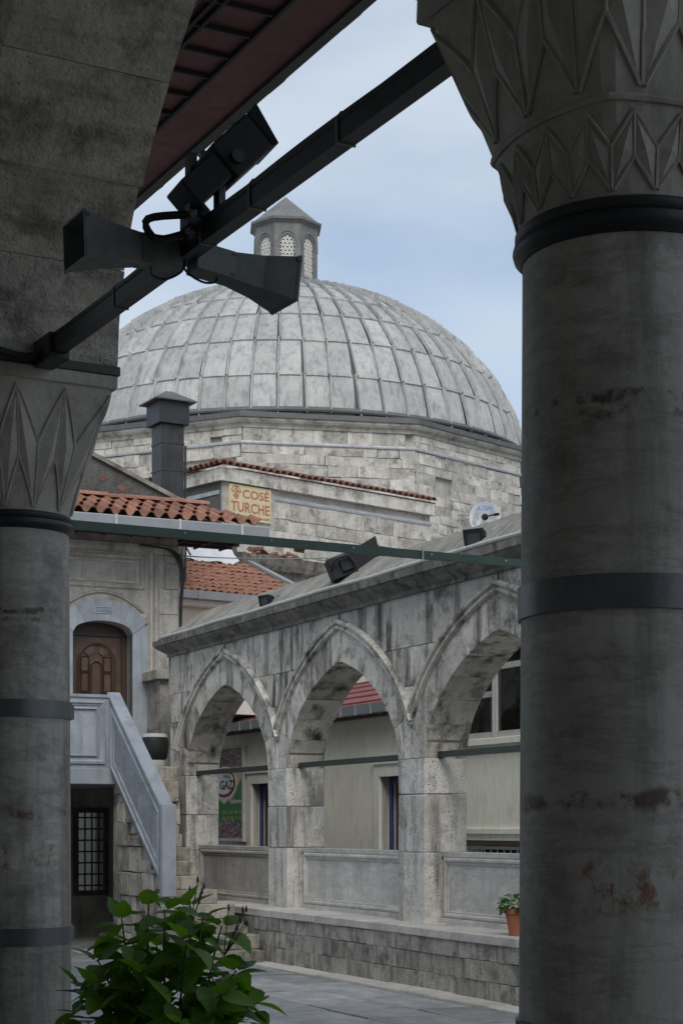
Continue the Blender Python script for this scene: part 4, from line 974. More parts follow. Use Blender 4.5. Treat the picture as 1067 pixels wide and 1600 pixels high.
m_ = MB().lathe([(.001, 0), (.08, 0), (.075, .03), (.001, .035)], 0, 0, 20); m_.xf(Md @ Matrix.Translation((0, -.06, 0)) @ Matrix.Rotation(R(90), 4, 'X')); part(sd, 'hub', m_, 'black', True)
m_ = MB().tube([(0, -.10, 0), (.17, -.24, .01), (.30, -.34, .01)], .018, 8); m_.xf(Md); arm = part(sd, 'arm', m_, 'iron')
m_ = MB().tube([(.22, -.28, .01), (.32, -.35, .01)], .035, 10); m_.xf(Md); part(sd, 'receiver', m_, 'black', sub=arm)
m_ = MB().tube([(0, .05, 0), (0, .25, -.05), (0, 1.4, -.08)], .025, 8); m_.xf(Md); part(sd, 'bracket', m_, 'iron')
m_ = MB().tube([(-.3, .1, .08), (-.62, .1, .09), (-.66, .1, .03), (-.62, .1, -.02), (-.3, .1, -.02)], .012, 6); m_.xf(Md); part(sd, 'rail', m_, 'wire')

# ================================================================== tiled outbuilding between house and dome
OB = Frame(-2.75, 27.6, math.atan2(.70, 1.0))
ob = thing('tiled_outbuilding', 'upper room with a worn orange tile roof and white gutter behind the arcade', 'building', OB, (2, 1, 3.45))
ZE = 5.28
part(ob, 'wall', MB().box(-1, 2.8, .3, 3, 3.45, ZE - .02), 'cream')
part(ob, 'eaves_board', MB().box(-1, 2.85, .06, .34, ZE - .12, ZE - .02), 'creamtrim')
part(ob, 'gutter', MB().sweep([(-1, 0), (2.95, 0)], [(-.07, ZE - .02), (.07, ZE - .02), (.085, ZE + .11), (.07, ZE + .11), (.06, ZE), (-.06, ZE), (-.07, ZE + .11), (-.085, ZE + .11)]), 'zinc')
for q in range(5): part(ob, 'bracket', MB().box(-.3 + q * .8, -.275 + q * .8, -.095, .1, ZE - .03, ZE + .115), 'zinc')
RS = .40; RL = 2.25
def rz(y_): return ZE + .10 + y_ * RS
part(ob, 'roof_bed', MB().prism([(0, ZE + .03), (RL, ZE + .03), (RL, rz(RL)), (0, rz(0) - .02)], -1, 2.86, lambda a, b, c: (c, a, b)), 'oldtile')
ot = MB(); tt = half_tile(.30, .062, .054)
for row in range(9):
    q = 0
    while -1 + q * .14 < 2.88:
        x = -1 + q * .14 + rnd.uniform(-.008, .008); y_ = row * .25
        put(ot, tt, Matrix.Translation((x, y_, rz(y_) - .005 + rnd.uniform(-.006, .01))) @ Matrix.Rotation(R(90) + rnd.uniform(-.04, .04), 4, 'Z') @ Matrix.Rotation(-math.atan(RS) + .05, 4, 'Y')); q += 1
part(ob, 'roof_tiles', ot, 'tile', True, kind='stuff')
part(ob, 'air_unit', MB().cbox(1.35, 1.95, -.02, .28, ZE - .36, ZE - .14, .02), 'creamtrim')
part(ob, 'verge_flashing', MB().prism([(0, rz(0) + .05), (RL, rz(RL) + .05), (RL, rz(RL) + .10), (0, rz(0) + .10)], 2.84, 2.96, lambda a, b, c: (c, a, b)), 'zinc')
sh = MB(); nx_, ny_ = 26, 6
for i in range(nx_ + 1):
    for j in range(ny_ + 1):
        x = lerp(1.0, 2.55, i / nx_); y_ = lerp(2.0, 2.55, j / ny_); sh.v.append((x, y_, rz(y_) + .06 + .30 * j / ny_ + .045 * math.sin(i * .8) * (.3 + .7 * i / nx_) + .02 * math.sin(j * 2 + i)))
sh.f = [(i * (ny_ + 1) + j, (i + 1) * (ny_ + 1) + j, (i + 1) * (ny_ + 1) + j + 1, i * (ny_ + 1) + j + 1) for i in range(nx_) for j in range(ny_)]
solo('roof_sheet', sh, 'sheet', 'crumpled white plastic sheet laid along the top of the orange roof', 'sheet', OB, (1.7, 2.2, 6.2), smooth=True)

# ================================================================== chimney
ch = thing('chimney', 'tall square dark steel chimney with a wide flat cap', 'chimney', WORLD, (-2.83, 28.2, 0))
Ch = Matrix.Translation((-2.83, 28.2, 0)) @ Matrix.Rotation(R(30), 4, 'Z')
def chp(name, mb, mat, sub=None): mb.xf(Ch); return part(ch, name, mb, mat, sub=sub)
chp('flue', MB().cbox(-.20, .20, -.20, .20, 0, 8.16, .012), 'chimney')
for z_ in (6.75, 7.35, 7.79): chp('seam_band', MB().cbox(-.207, .207, -.207, .207, z_, z_ + .035, .006), 'chimney')
chp('head', MB().cbox(-.265, .265, -.265, .265, 8.11, 8.48, .01), 'chimney')
cpn = MB(); cpn.v = [(-.36, -.36, 8.47), (.36, -.36, 8.47), (.36, .36, 8.47), (-.36, .36, 8.47), (-.36, -.36, 8.49), (.36, -.36, 8.49), (.36, .36, 8.49), (-.36, .36, 8.49), (-.07, -.07, 8.67), (.07, -.07, 8.67), (.07, .07, 8.67), (-.07, .07, 8.67)]
cpn.f = [(0, 1, 2, 3), (8, 9, 10, 11)] + [(q, (q + 1) % 4, 4 + (q + 1) % 4, 4 + q) for q in range(4)] + [(4 + q, 4 + (q + 1) % 4, 8 + (q + 1) % 4, 8 + q) for q in range(4)]
chp('cap', cpn, 'leaddark')
chp('stay_pipe', MB().tube([(.26, -.12, 0), (.26, -.12, 7.8)], .02, 8), 'chimney'); chp('brace', MB().tube([(.05, -.21, 6.4), (.30, -.24, 6.0)], .014, 6), 'chimney')

# ================================================================== fittings on the arcade coping
def coping_z(y_): return zt + .05 + (.13 - y_) * .35
cd = MB(); pts = []
for q in range(60): s_ = lerp(-4.8, 9.9, q / 59); pts.append((s_, .165 + .010 * math.sin(q * .9), zt + .022 + .004 * math.sin(q * .53)))
solo('conduit', cd.tube(pts, .024, 8), 'conduit', 'pale plastic conduit lying along the edge of the arcade coping', 'conduit', A, (3, .1, zt), smooth=True)
def floodlight(name, label, s_, y_, z_, W_, H_, D_, yaw, pitch, group='floodlights on the arcade coping'):
    t = thing(name, label, 'floodlight', A, (s_, y_, z_), group=None)
    Mx = Matrix.Translation((s_, y_, z_ + H_ * .52)) @ Matrix.Rotation(yaw, 4, 'Z') @ Matrix.Rotation(pitch, 4, 'X')
    def pp(n_, mb, mat, sub=None, sm=False): mb.xf(Mx); return part(t, n_, mb, mat, sub=sub, smooth=sm)
    body = MB(); a, b_, d_ = W_ / 2, H_ / 2, D_
    body.v = [(-a, 0, -b_), (a, 0, -b_), (a, 0, b_), (-a, 0, b_), (-a, .25 * d_, -b_), (a, .25 * d_, -b_), (a, .25 * d_, b_), (-a, .25 * d_, b_), (-a * .7, d_, -b_ * .5), (a * .7, d_, -b_ * .5), (a * .7, d_, b_ * .6), (-a * .7, d_, b_ * .6)]
    body.f = [(0, 1, 2, 3), (8, 9, 10, 11)] + [(q + l_, (q + 1) % 4 + l_, 4 + (q + 1) % 4 + l_, 4 + q + l_) for l_ in (0, 4) for q in range(4)]
    bd = pp('housing', body, 'black')
    pp('bezel', MB().sweep([(-a, -b_), (a, -b_), (a, b_), (-a, b_)], [(-.008, .01), (-.008, -.018), (.018, -.018), (.018, .01)], closed=True, mp=mpw), 'black', bd)
    pp('lens', MB().box(-a + .016, a - .016, -.008, -.004, -b_ + .016, b_ - .016), 'hornin', bd)
    br = MB().box(-a - .02, -a - .008, .1 * d_, .1 * d_ + .03, -b_ * 1.02, .02).box(a + .008, a + .02, .1 * d_, .1 * d_ + .03, -b_ * 1.02, .02).box(-a - .02, a + .02, .1 * d_, .1 * d_ + .03, -b_ * 1.04, -b_ * .98)
    pp('yoke', br, 'iron')
    pp('cable', MB().tube([(a * .6, d_ * .9, 0), (a * 1.4, d_ * 1.2, .05), (a * 1.9, d_ * .8, -.02), (a * 1.7, d_ * .3, -b_ * 1.1), (a * 1.2, d_ * .2, -b_ * 1.3)], .011, 6), 'cable')
    part(t, 'foot', MB().box(s_ - .05, s_ + .05, y_ - .05, y_ + .05, z_ - .06, z_ + .03), 'iron'); return t
floodlight('floodlight', 'small black square floodlight at the tiled-roof end of the arcade coping', 6.42, .08, zt + .02, .17, .17, .11, R(196), R(14))
floodlight('floodlight', 'square black floodlight with a coiled cable in front of the satellite dish', 1.36, .09, zt + .02, .19, .18, .12, R(208), R(14))
# larger lamp with a long hood
bl = thing('flood_projector', 'large black projector lamp tilted upward on the middle of the arcade coping', 'floodlight', A, (4.42, -.05, zt + .06))
Mb = Matrix.Translation((4.42, -.06, zt + .30)) @ Matrix.Rotation(R(-108), 4, 'Z') @ Matrix.Rotation(-R(22), 4, 'Y')
def blp(n_, mb, mat, sub=None): mb.xf(Mb); return part(bl, n_, mb, mat, sub=sub)
hs_ = blp('housing', MB().cbox(-.22, .06, -.13, .13, -.12, .12, .02), 'black')
hd = MB(); hd.v = [(.06, -.13, -.12), (.06, .13, -.12), (.06, .13, .12), (.06, -.13, .12), (.34, -.16, -.12), (.34, .16, -.12), (.38, .16, .17), (.38, -.16, .17)]
hd.f = [(0, 1, 2, 3), (4, 5, 6, 7)] + [(q, (q + 1) % 4, 4 + (q + 1) % 4, 4 + q) for q in range(4)]
blp('hood', hd, 'black', hs_); blp('lid', MB().cbox(-.2, .02, -.11, .11, .12, .145, .008), 'zinc', hs_)
blp('terminal_box', MB().cbox(-.10, .04, -.165, -.13, -.07, .07, .01), 'black', hs_)
blp('cable', MB().tube([(-.2, -.14, .0), (-.16, -.2, .07), (-.06, -.22, .09), (.02, -.2, .06), (.05, -.2, -.08), (.0, -.18, -.2)], .014, 8), 'cable')
part(bl, 'yoke', MB().box(4.37, 4.47, -.12, .02, zt + .02, zt + .24), 'iron')

# pots on the ledge
gp = thing('geranium_pot', 'terracotta flower pot with a small leafy plant on the arcade ledge', 'flower pot', A, (.45, .17, ZP))
gx, gy = .45, .17
part(gp, 'pot', MB().lathe([(.07, ZP), (.105, ZP + .19), (.118, ZP + .195), (.12, ZP + .235), (.105, ZP + .235), (.10, ZP + .20)], gx, gy, 24), 'terracotta', True)
part(gp, 'soil', MB().lathe([(.001, ZP + .205), (.102, ZP + .205)], gx, gy, 16, False), 'soil')
fl = MB()
def leaf_mb(n_=7, fold=.25, droop=.35, wide=.62):
    m_ = MB()
    for i in range(n_ + 1):
        t_ = i / n_; wd = wide * .5 * math.sin(PI * min(1, t_ ** .72)) ** .85 * (1 - .15 * t_) + .006; z_ = -droop * t_ * t_
        ser = 1 + (.06 if i % 2 else -.03)
        m_.v += [(t_, -wd * ser, z_ + fold * wd), (t_, -wd * .5, z_ + fold * wd * .62), (t_, 0, z_), (t_, wd * .5, z_ + fold * wd * .62), (t_, wd * ser, z_ + fold * wd)]
    for i in range(n_):
        for j in range(4): m_.f.append((i * 5 + j, i * 5 + j + 1, i * 5 + 6 + j, i * 5 + 5 + j))
    return m_
lf = leaf_mb(4, .2, .3, 1.0)
for q in range(75):
    a = rnd.uniform(0, 2 * PI); r_ = .15 * math.sqrt(rnd.random()); z_ = ZP + .23 + rnd.uniform(-.02, .16) * (1.1 - r_ * 3)
    put(fl, lf, Matrix.Translation((gx + r_ * math.cos(a), gy + r_ * math.sin(a), z_)) @ Matrix.Rotation(a + rnd.uniform(-.6, .6), 4, 'Z') @ Matrix.Rotation(rnd.uniform(-.7, .6), 4, 'Y') @ Matrix.Rotation(rnd.uniform(-.5, .5), 4, 'X') @ Matrix.Scale(rnd.uniform(.045, .075), 4))
part(gp, 'foliage', fl, 'leaf2', True)

# ================================================================== portico (foreground)
ZA = 3.84                      # top of abacus = springing of the portico arches
po = thing('portico_wall', 'dark rough stone portico arches springing from the columns', 'portico', P, (BAY / 2, 0, 0))
TT = .76; SPR = .39; HSp = BAY / 2 - SPR; HRp = 1.95; ZTOP = 6.05
def zpi(x): return ZA + HRp * fa(x / HSp)
wp = MB()
for bay in (-1, 0, 1):
    mid = bay * BAY + BAY / 2
    xs = [mid - BAY / 2] + [mid - HSp * math.cos(PI * q / 30) for q in range(31)] + [mid + BAY / 2]
    zs = [ZA + .005] + [zpi(x - mid) + .02 for x in xs[1:-1]] + [ZA + .005]
    for q in range(len(xs) - 1): wp.prism([(xs[q], zs[q]), (xs[q + 1], zs[q + 1]), (xs[q + 1], ZTOP), (xs[q], ZTOP)], -TT / 2 + .02, TT / 2 - .02, mpw)
part(po, 'wall_core', wp, 'arcade_core')
mid = BAY / 2
cut = [1.0, .955, .86, .70, .50, .28, .0, -.28, -.50, -.70, -.86, -.955, -1.0]
for q in range(len(cut) - 1):
    inn = []; out = []
    for m_ in range(6):
        t_ = lerp(cut[q], cut[q + 1], m_ / 5); x = -HSp * t_; inn.append((mid + x, zpi(x)))
        a_ = math.atan2(zpi(x) - ZA + .35, x); out.append((mid + x + .42 * math.cos(a_), zpi(x) + .42 * max(.05, math.sin(a_))))
    poly = inn + out[::-1]; cxm = sum(a for a, _ in poly) / len(poly); czm = sum(b_ for _, b_ in poly) / len(poly)
    e = rnd.uniform(0, .014)
    part(po, 'voussoir', MB().prism([(lerp(cxm, a, .994), lerp(czm, b_, .994) - e * .6) for a, b_ in poly], -TT / 2 - e, TT / 2 + e, mpw), 'archstone')
for bay in (0, 1, 2, -1):
    part(po, 'springer_block', MB().cbox(bay * BAY - SPR + .004, bay * BAY + SPR - .004, -TT / 2 - .006, TT / 2 + .006, ZA, ZA + .55, .012, .006), 'archstone')
part(po, 'ceiling', MB().box(-BAY * 1.0, BAY * 2, TT / 2, 4.6, 5.9, 6.05), 'vault')
part(po, 'back_wall', MB().box(-BAY * 1.0, BAY * 2, 4.6, 5.0, 0, 6.05), 'vault')
part(po, 'light_block_wall', MB().box(-BAY * 1.0 - .4, -BAY * 1.0, -.4, 5.0, 0, 6.3), 'vault')  # unseen wall, added at the open near end to darken the portico
part(po, 'roof_slab', MB().box(-BAY * 1.0, BAY * 2, -TT / 2, 5.0, ZTOP + .02, ZTOP + .3), 'vault')

def column(cx_, cy_, label, two_tier, name='marble_column'):
    """shaft with steel bands, dark neck ring, lozenge-carved capital, abacus"""
    t = thing(name, label, 'column', P, (cx_, cy_, 0), group=None); r0, r1 = .275, .262
    n_ = 40
    sh_ = part(t, 'shaft', MB().lathe([(r0 * 1.16, 0), (r0 * 1.2, .05), (r0 * 1.12, .12), (r0 * 1.02, .16), (r0, .22)] + [(lerp(r0, r1, q / 12), lerp(.22, 3.06, q / 12)) for q in range(1, 13)], cx_, cy_, n_), 'column', True)
    for z_ in (1.06, 2.17):
        part(t, 'steel_band', MB().lathe([(lerp(r0, r1, z_ / 3) - .004, z_ - .042), (lerp(r0, r1, z_ / 3) + .009, z_ - .042), (lerp(r0, r1, z_ / 3) + .010, z_ + .042), (lerp(r0, r1, z_ / 3) - .004, z_ + .042)], cx_, cy_, n_, False), 'band', True)
        part(t, 'band_clasp', MB().cbox(cx_ - .03, cx_ + .03, cy_ - lerp(r0, r1, z_ / 3) - .03, cy_ - lerp(r0, r1, z_ / 3) + .01, z_ - .035, z_ + .035, .004), 'band')
    part(t, 'neck_ring', MB().lathe([(r1 - .01, 3.04), (r1 + .006, 3.043), (r1 + .012, 3.052), (r1 + .022, 3.062), (r1 + .026, 3.076), (r1 + .022, 3.09), (r1 + .013, 3.096), (r1 + .02, 3.105), (r1 + .02, 3.118), (r1 + .008, 3.128), (r1 - .01, 3.13)], cx_, cy_, 48, False), 'iron', True)
    zc0, zc1, hw = 3.125, 3.735, .376
    ztier = 3.34 if two_tier else zc0
    def surf(ph, z_):            # capital body: circle below growing to a square
        v_ = (z_ - zc0) / (zc1 - zc0); c_, s_ = math.cos(ph), math.sin(ph)
        sq = hw / max(abs(c_), abs(s_)); sq = min(sq, hw * 1.36); u_ = max(0, v_) ** (1.0 if not two_tier else 1.15)
        r_ = lerp(r1 + .004, sq, u_); return Vector((cx_ + r_ * c_, cy_ + r_ * s_, z_))
    cb_ = MB(); na, nz_ = 64, 10
    for j in range(nz_ + 1):
        for i in range(na): cb_.v.append(tuple(surf(2 * PI * (i + .5) / na + PI / 4 * 0, lerp(zc0, zc1, j / nz_))))
    for j in range(nz_):
        for i in range(na): cb_.f.append((j * na + i, j * na + (i + 1) % na, (j + 1) * na + (i + 1) % na, (j + 1) * na + i))
    cb_.f += [tuple(range(na)), tuple(range(nz_ * na, nz_ * na + na))]
    def pt_(ph, z_, o): p = surf(ph, z_); return Vector((p.x + o * math.cos(ph), p.y + o * math.sin(ph), p.z))
    def warp(ph, z_):
        """even steps round the circle below become even steps along the square above"""
        v_ = max(0, min(1, (z_ - zc0) / (zc1 - zc0))); q_ = math.floor((ph + PI / 4) / (PI / 2)); f_ = (ph - q_ * PI / 2) / (PI / 4)
        return q_ * PI / 2 + lerp(f_ * PI / 4, math.atan(max(-1, min(1, f_))), v_)
    pt0 = pt_
    def pt_(ph, z_, o): return pt0(warp(ph, z_), z_, o)
    def tier(z0, z1, N, off, rel):
        """a ring of folded lozenges between z0 and z1"""
        zt_, zj, zm, zb2 = lerp(z0, z1, .97), lerp(z0, z1, .53), lerp(z0, z1, .42), lerp(z0, z1, .03); hp = PI / N
        for k_ in range(N):
            ph = off + 2 * PI * k_ / N
            for s_ in (-1, 1):
                Pk = pt_(ph, zt_, .002); J = pt_(ph + s_ * hp, zj, .004); B = pt_(ph + s_ * hp * .93, zb2, .002); Mm = pt_(ph, zm, .004)
                Cc = (Pk + B) * .5; rad = Vector((math.cos(ph + s_ * hp * .5), math.sin(ph + s_ * hp * .5), 0)); sfc = pt_(ph + s_ * hp * .5, (zt_ + zb2) / 2, 0)
                dd = (sfc - Cc).dot(rad) + rel; Cc = Cc + rad * dd
                o = len(cb_.v); cb_.v += [tuple(x) for x in (Pk, J, B, Mm, Cc)]
                cb_.f += [(o, o + 1, o + 4), (o + 1, o + 2, o + 4), (o + 2, o + 3, o + 4), (o + 3, o, o + 4)]
                def rib(a_, b2, pa, pb):
                    pts_ = [pt_(lerp(pa[0], pb[0], q / 4), lerp(pa[1], pb[1], q / 4), .004) for q in range(5)]; cb_.tube(pts_, rel * .30, 5)
                rib(Pk, J, (ph, zt_), (ph + s_ * hp, zj)); rib(Mm, B, (ph, zm), (ph + s_ * hp * .93, zb2))
                if s_ > 0: rib(J, B, (ph + s_ * hp, zj), (ph + s_ * hp, zb2)); rib(Pk, Mm, (ph, zt_), (ph, zm))
    N1 = 12
    tier(ztier + (.015 if two_tier else 0), zc1 - .01, N1, PI / 4, .024)
    if two_tier:
        tier(zc0 + .01, ztier - .02, 16, PI / 16, .017)
        ring = [tuple(surf(2 * PI * q / 64, ztier)) for q in range(64)]
        cb_.tube([(cx_ + (x - cx_) * 1.004, cy_ + (y_ - cy_) * 1.004, z_) for x, y_, z_ in ring] + [ring[0]], .010, 6)
    part(t, 'capital', cb_, 'capital')
    part(t, 'abacus', MB().cbox(cx_ - hw - .012, cx_ + hw + .012, cy_ - hw - .012, cy_ + hw + .012, zc1 - .005, zc1 + .065, .012, .004), 'capital')
    part(t, 'iron_collar', MB().cbox(cx_ - hw - .02, cx_ + hw + .02, cy_ - hw - .02, cy_ + hw + .02, zc1 + .063, ZA + .002, .005), 'greendark')
    return t
column(0, 0, 'near marble column with two tiers of carved lozenges, rust stains and steel bands', True)
column(BAY, 0, 'marble column with one tier of carved lozenges, holding the long green bar', False)
# rust marks on the near shaft come from old iron cramps
def rust(z_, ph0, ph1, hgt, seed):
    rr = random.Random(seed); m_ = MB(); n_ = 14; r_ = lerp(.275, .262, z_ / 3) + .0012
    top = []; bot = []
    for q in range(n_ + 1):
        ph = lerp(ph0, ph1, q / n_); e_ = math.sin(PI * q / n_) ** .5
        top.append((r_ * math.cos(ph), r_ * math.sin(ph), z_ + hgt * e_ * rr.uniform(.2, .6))); bot.append((r_ * math.cos(ph), r_ * math.sin(ph), z_ - hgt * e_ * rr.uniform(.3, 1.)))
    m_.v = top + bot; m_.f = [(q, q + 1, n_ + 2 + q, n_ + 1 + q) for q in range(n_)]
    return m_

# tie bar with its cables
zl_, zr_ = 3.83, 3.905
tieL = Vector((BAY - .25, 0, zl_)); tieR = Vector((.25, 0, zr_))
tb = thing('iron_tie_bar', 'dark iron tie bar with strapped cables between the two portico columns', 'tie bar', P, (BAY / 2, 0, 3.86))
b_ = MB(); hw_ = .031
for (x, z_) in ((BAY - .20, zl_), (.20, zr_)): b_.v += [(x, -hw_, z_ - hw_), (x, hw_, z_ - hw_), (x, hw_, z_ + hw_), (x, -hw_, z_ + hw_)]
b_.f = [(0, 1, 2, 3), (4, 5, 6, 7)] + [(q, (q + 1) % 4, 4 + (q + 1) % 4, 4 + q) for q in range(4)]
part(tb, 'bar', b_, 'iron')
def tz(x): return lerp(zr_, zl_, (x - .2) / (BAY - .4))
for q, (yy, r_, ph, am) in enumerate(((-.017, .019, 0, .010), (.017, .018, 2, .010), (0.0, .015, 4, .014))):
    pts = [(x, yy, tz(x) + hw_ + r_ * .8 + am * max(0, math.sin(x * 2.2 + ph)) + (.016 if q == 2 else 0)) for x in [lerp(.35, BAY - .3, i / 48) for i in range(49)]]
    part(tb, 'cable', MB().tube(pts, r_, 7), 'cable', True)
for x in (1.45, 2.1, 2.52, 3.4, 4.2):
    z_ = tz(x); part(tb, 'cable_tie', MB().sweep([(-.034, z_ - .033), (.034, z_ - .033), (.036, z_ + .05), (.02, z_ + .072), (-.02, z_ + .072), (-.036, z_ + .05)], [(-.002, x - .004), (-.002, x + .004), (.002, x + .004), (.002, x - .004)], closed=True, mp=lambda a, b, c: (c, a, b)), 'wire')
part(tb, 'sleeve', MB().cbox(BAY - .62, BAY - .40, -.05, .05, zl_ - .05, zl_ + .07, .006), 'iron')
part(tb, 'cable', MB().tube([(BAY - .5, .02, zl_ + .04), (BAY - .46, .1, zl_ - .02), (BAY - .44, .3, zl_ + .01), (BAY - .42, .5, zl_ + .04), (BAY - .41, .8, zl_ + .06)], .02, 7), 'cable', True)

# horn loudspeakers, back to back under the bar
xh = BAY * .575
def horn(label, sgn, tilt):
    t = thing('horn_loudspeaker', label, 'loudspeaker', P, (xh, sgn * .06, tz(xh) - .02), group=None)
    Mh = Matrix.Translation((xh, sgn * .05, tz(xh) - .012)) @ Matrix.Rotation(R(90) * sgn, 4, 'Z') @ Matrix.Rotation(tilt, 4, 'Y') @ Matrix.Scale(.80, 4)
    m_ = MB(); ring = ((.0, .038, .042), (.10, .05, .055), (.16, .052, .058), (.17, .06, .066), (.34, .085, .085), (.49, .135, .108), (.505, .143, .116), (.515, .143, .116), (.515, .134, .106), (.34, .078, .078), (.18, .03, .03))
    for (x, a, b2) in ring: m_.v += [(x, -a, -b2), (x, a, -b2), (x, a, b2), (x, -a, b2)]
    n_ = len(ring); m_.f = [(0, 1, 2, 3), ((n_ - 1) * 4, (n_ - 1) * 4 + 1, (n_ - 1) * 4 + 2, (n_ - 1) * 4 + 3)] + [(i * 4 + q, i * 4 + (q + 1) % 4, i * 4 + 4 + (q + 1) % 4, i * 4 + 4 + q) for i in range(n_ - 1) for q in range(4)]
    m_.xf(Mh); hb = part(t, 'horn', m_, 'horn')
    m_ = MB().tube([(.16, 0, 0), (.34, 0, 0), (.36, 0, 0)], [.03, .034, .02], 12); m_.xf(Mh); part(t, 'phase_plug', m_, 'hornin', True, sub=hb)
    m_ = MB().cbox(-.02, .19, -.066, .066, -.07, .07, .012); m_.xf(Mh); dr_ = part(t, 'driver', m_, 'horn')
    m_ = MB().tube([(-.03, -sgn * .075, .02), (.24, -sgn * .078, .02)], .02, 10).cbox(.20, .30, -sgn * .085 - .006, -sgn * .085 + .006, -.02, .06, .004); m_.xf(Mh); part(t, 'mount_arm', m_, 'horn', sub=dr_)
    m_ = MB()
    for (x_, y2, z2) in ((.175, .062, .05), (.175, -.062, .05), (.175, .062, -.05), (.175, -.062, -.05), (.50, .14, .09), (.50, -.14, .09)): m_.tube([(x_ - .012, y2, z2), (x_ + .012, y2, z2)], .008, 6)
    m_.xf(Mh); part(t, 'bolts', m_, 'band', sub=hb, kind='stuff')
    m_ = MB().box(.30, .40, -sgn * .0935 - .002, -sgn * .0935 + .002, -.035, .03); m_.xf(Mh); part(t, 'faded_label', m_, 'conduit', sub=hb)
    m_ = MB().tube([(.12, 0, -.06), (.10, -.03, -.10), (.03, -.03, -.115), (-.05, 0, -.07), (-.06, 0, .0)], .006, 6); m_.xf(Mh); part(t, 'lead', m_, 'cable', sub=dr_)
    return t
horn('grey-green horn loudspeaker on the tie bar, mouth turned into the portico', 1, R(2))
horn('grey-green horn loudspeaker on the tie bar, mouth turned to the courtyard', -1, R(6))
# floodlight standing on the bar
fx = BAY * .545
fl_ = thing('bar_floodlight', 'large black floodlight tilted on a bracket above the tie bar', 'floodlight', P, (fx, 0, tz(fx)))
Mf = Matrix.Translation((fx - .09, -.04, tz(fx) + .275)) @ Matrix.Rotation(R(-97), 4, 'Z') @ Matrix.Rotation(-R(45), 4, 'Y') @ Matrix.Scale(.84, 4)
def flp(n_, mb, mat, sub=None, sm=False): mb.xf(Mf); return part(fl_, n_, mb, mat, sub=sub, smooth=sm)
fh = flp('housing', MB().cbox(-.03, .215, -.13, .13, -.10, .085, .018), 'black')
flp('control_box', MB().cbox(-.25, -.028, -.115, .115, -.075, .06, .014), 'black', fh)
hd = MB(); hd.v = [(.213, -.13, -.095), (.213, .13, -.095), (.213, .13, .08), (.213, -.13, .08), (.235, -.14, -.105), (.235, .14, -.105), (.275, .14, .09), (.275, -.14, .09)]
hd.f = [(0, 1, 2, 3), (4, 5, 6, 7)] + [(q, (q + 1) % 4, 4 + (q + 1) % 4, 4 + q) for q in range(4)]; flp('hood', hd, 'black', fh)
flp('clip', MB().cbox(.17, .20, -.02, .02, .083, .10, .003).cbox(-.02, .01, .02, .06, .083, .102, .003), 'zinc', fh)
flp('pivot', MB().tube([(.03, -.155, -.03), (.03, .155, -.03)], .03, 12), 'iron', fh, True)
flp('gland', MB().tube([(-.20, 0, -.07), (-.20, 0, -.12)], .022, 10), 'black', fh, True)
zt_ = tz(fx)
part(fl_, 'bracket', MB().cbox(fx - .11, fx - .06, -.06, -.03, zt_, zt_ + .30, .004).cbox(fx - .11, fx - .06, .06, .09, zt_, zt_ + .30, .004).cbox(fx - .13, fx - .04, -.07, .10, zt_ + .02, zt_ + .05, .004).cbox(fx + .08, fx + .12, -.03, .03, zt_, zt_ + .14, .004), 'iron')
gp_ = Mf @ Vector((-.20, 0, -.115))
part(fl_, 'cable', MB().tube([tuple(gp_), (gp_.x + .01, gp_.y + .05, gp_.z - .01), (fx + .04, max(.2, gp_.y + .07), zt_ + .07), (fx + .04, .17, zt_ + .0), (fx + .02, .08, zt_ + .02), (fx - .02, .03, zt_ + .05)], .016, 8), 'cable', True)

# long green bar from the far column across the courtyard to the arcade
gdir = Vector((1.858, 1)).normalized(); g0 = Vector((LC.x, LC.y)) + gdir * .2
gb0 = thing('green_bar', 'thin green iron bar crossing the courtyard from the carved column', 'bar', WORLD, (g0.x, g0.y, 3.1))
L0 = 0
for q in range(800):
    L0 = q * .01; p = g0 + gdir * L0; loc = A.m.inverted() @ Vector((p.x, p.y, 0))
    if loc.y < .02: break
gm = MB().box(0, L0, -.02, .02, 3.10, 3.143); gm.xf(Matrix.Translation((g0.x, g0.y, 0)) @ Matrix.Rotation(math.atan2(gdir.y, gdir.x), 4, 'Z')); part(gb0, 'bar', gm, 'green')
for q in range(7):
    gm = MB().tube([(.7 + q * .5, -.024, 3.125), (.7 + q * .5, .024, 3.125)], .006, 6); gm.xf(Matrix.Translation((g0.x, g0.y, 0)) @ Matrix.Rotation(math.atan2(gdir.y, gdir.x), 4, 'Z')); part(gb0, 'bolt', gm, 'conduit')
gm = MB().tube([(2.14, -.024, 3.16), (2.14, -.026, 3.08)], .005, 6); gm.xf(Matrix.Translation((g0.x, g0.y, 0)) @ Matrix.Rotation(math.atan2(gdir.y, gdir.x), 4, 'Z')); part(gb0, 'cable_tie', gm, 'white')

# wide timber eaves of the portico
E0 = Vector((.199, 9.42)); E1 = Vector((-1.514, 12.66)); ed = (E1 - E0).normalized()
E = Frame(E0.x, E0.y, math.atan2(ed.y, ed.x))      # x along the eaves edge, y inwards
ea = thing('timber_eaves', 'wide timber eaves with dull red boards and dark battens over the portico', 'eaves', E, (0, 0, 6.1))
ZEv = 6.1
for q in range(4):                                   # wide smooth boards at the edge, then the boarded field
    x0 = -7 + q * 3.4; part(ea, 'edge_board', MB().box(x0 + .003, x0 + 3.397, .10, .42, ZEv, ZEv + .03), 'redsoffit')
y_ = .425
while y_ < 2.6: part(ea, 'soffit_board', MB().box(-7, 6.6, y_ + .002, y_ + .40, ZEv + .012, ZEv + .035), 'redsoffit'); y_ += .404
for yy in (.42, .74, .80, 1.10, 1.42, 1.74, 2.06, 2.38): part(ea, 'batten', MB().box(-7, 6.6, yy - .010, yy + .010, ZEv - .022, ZEv + .011), 'batten')
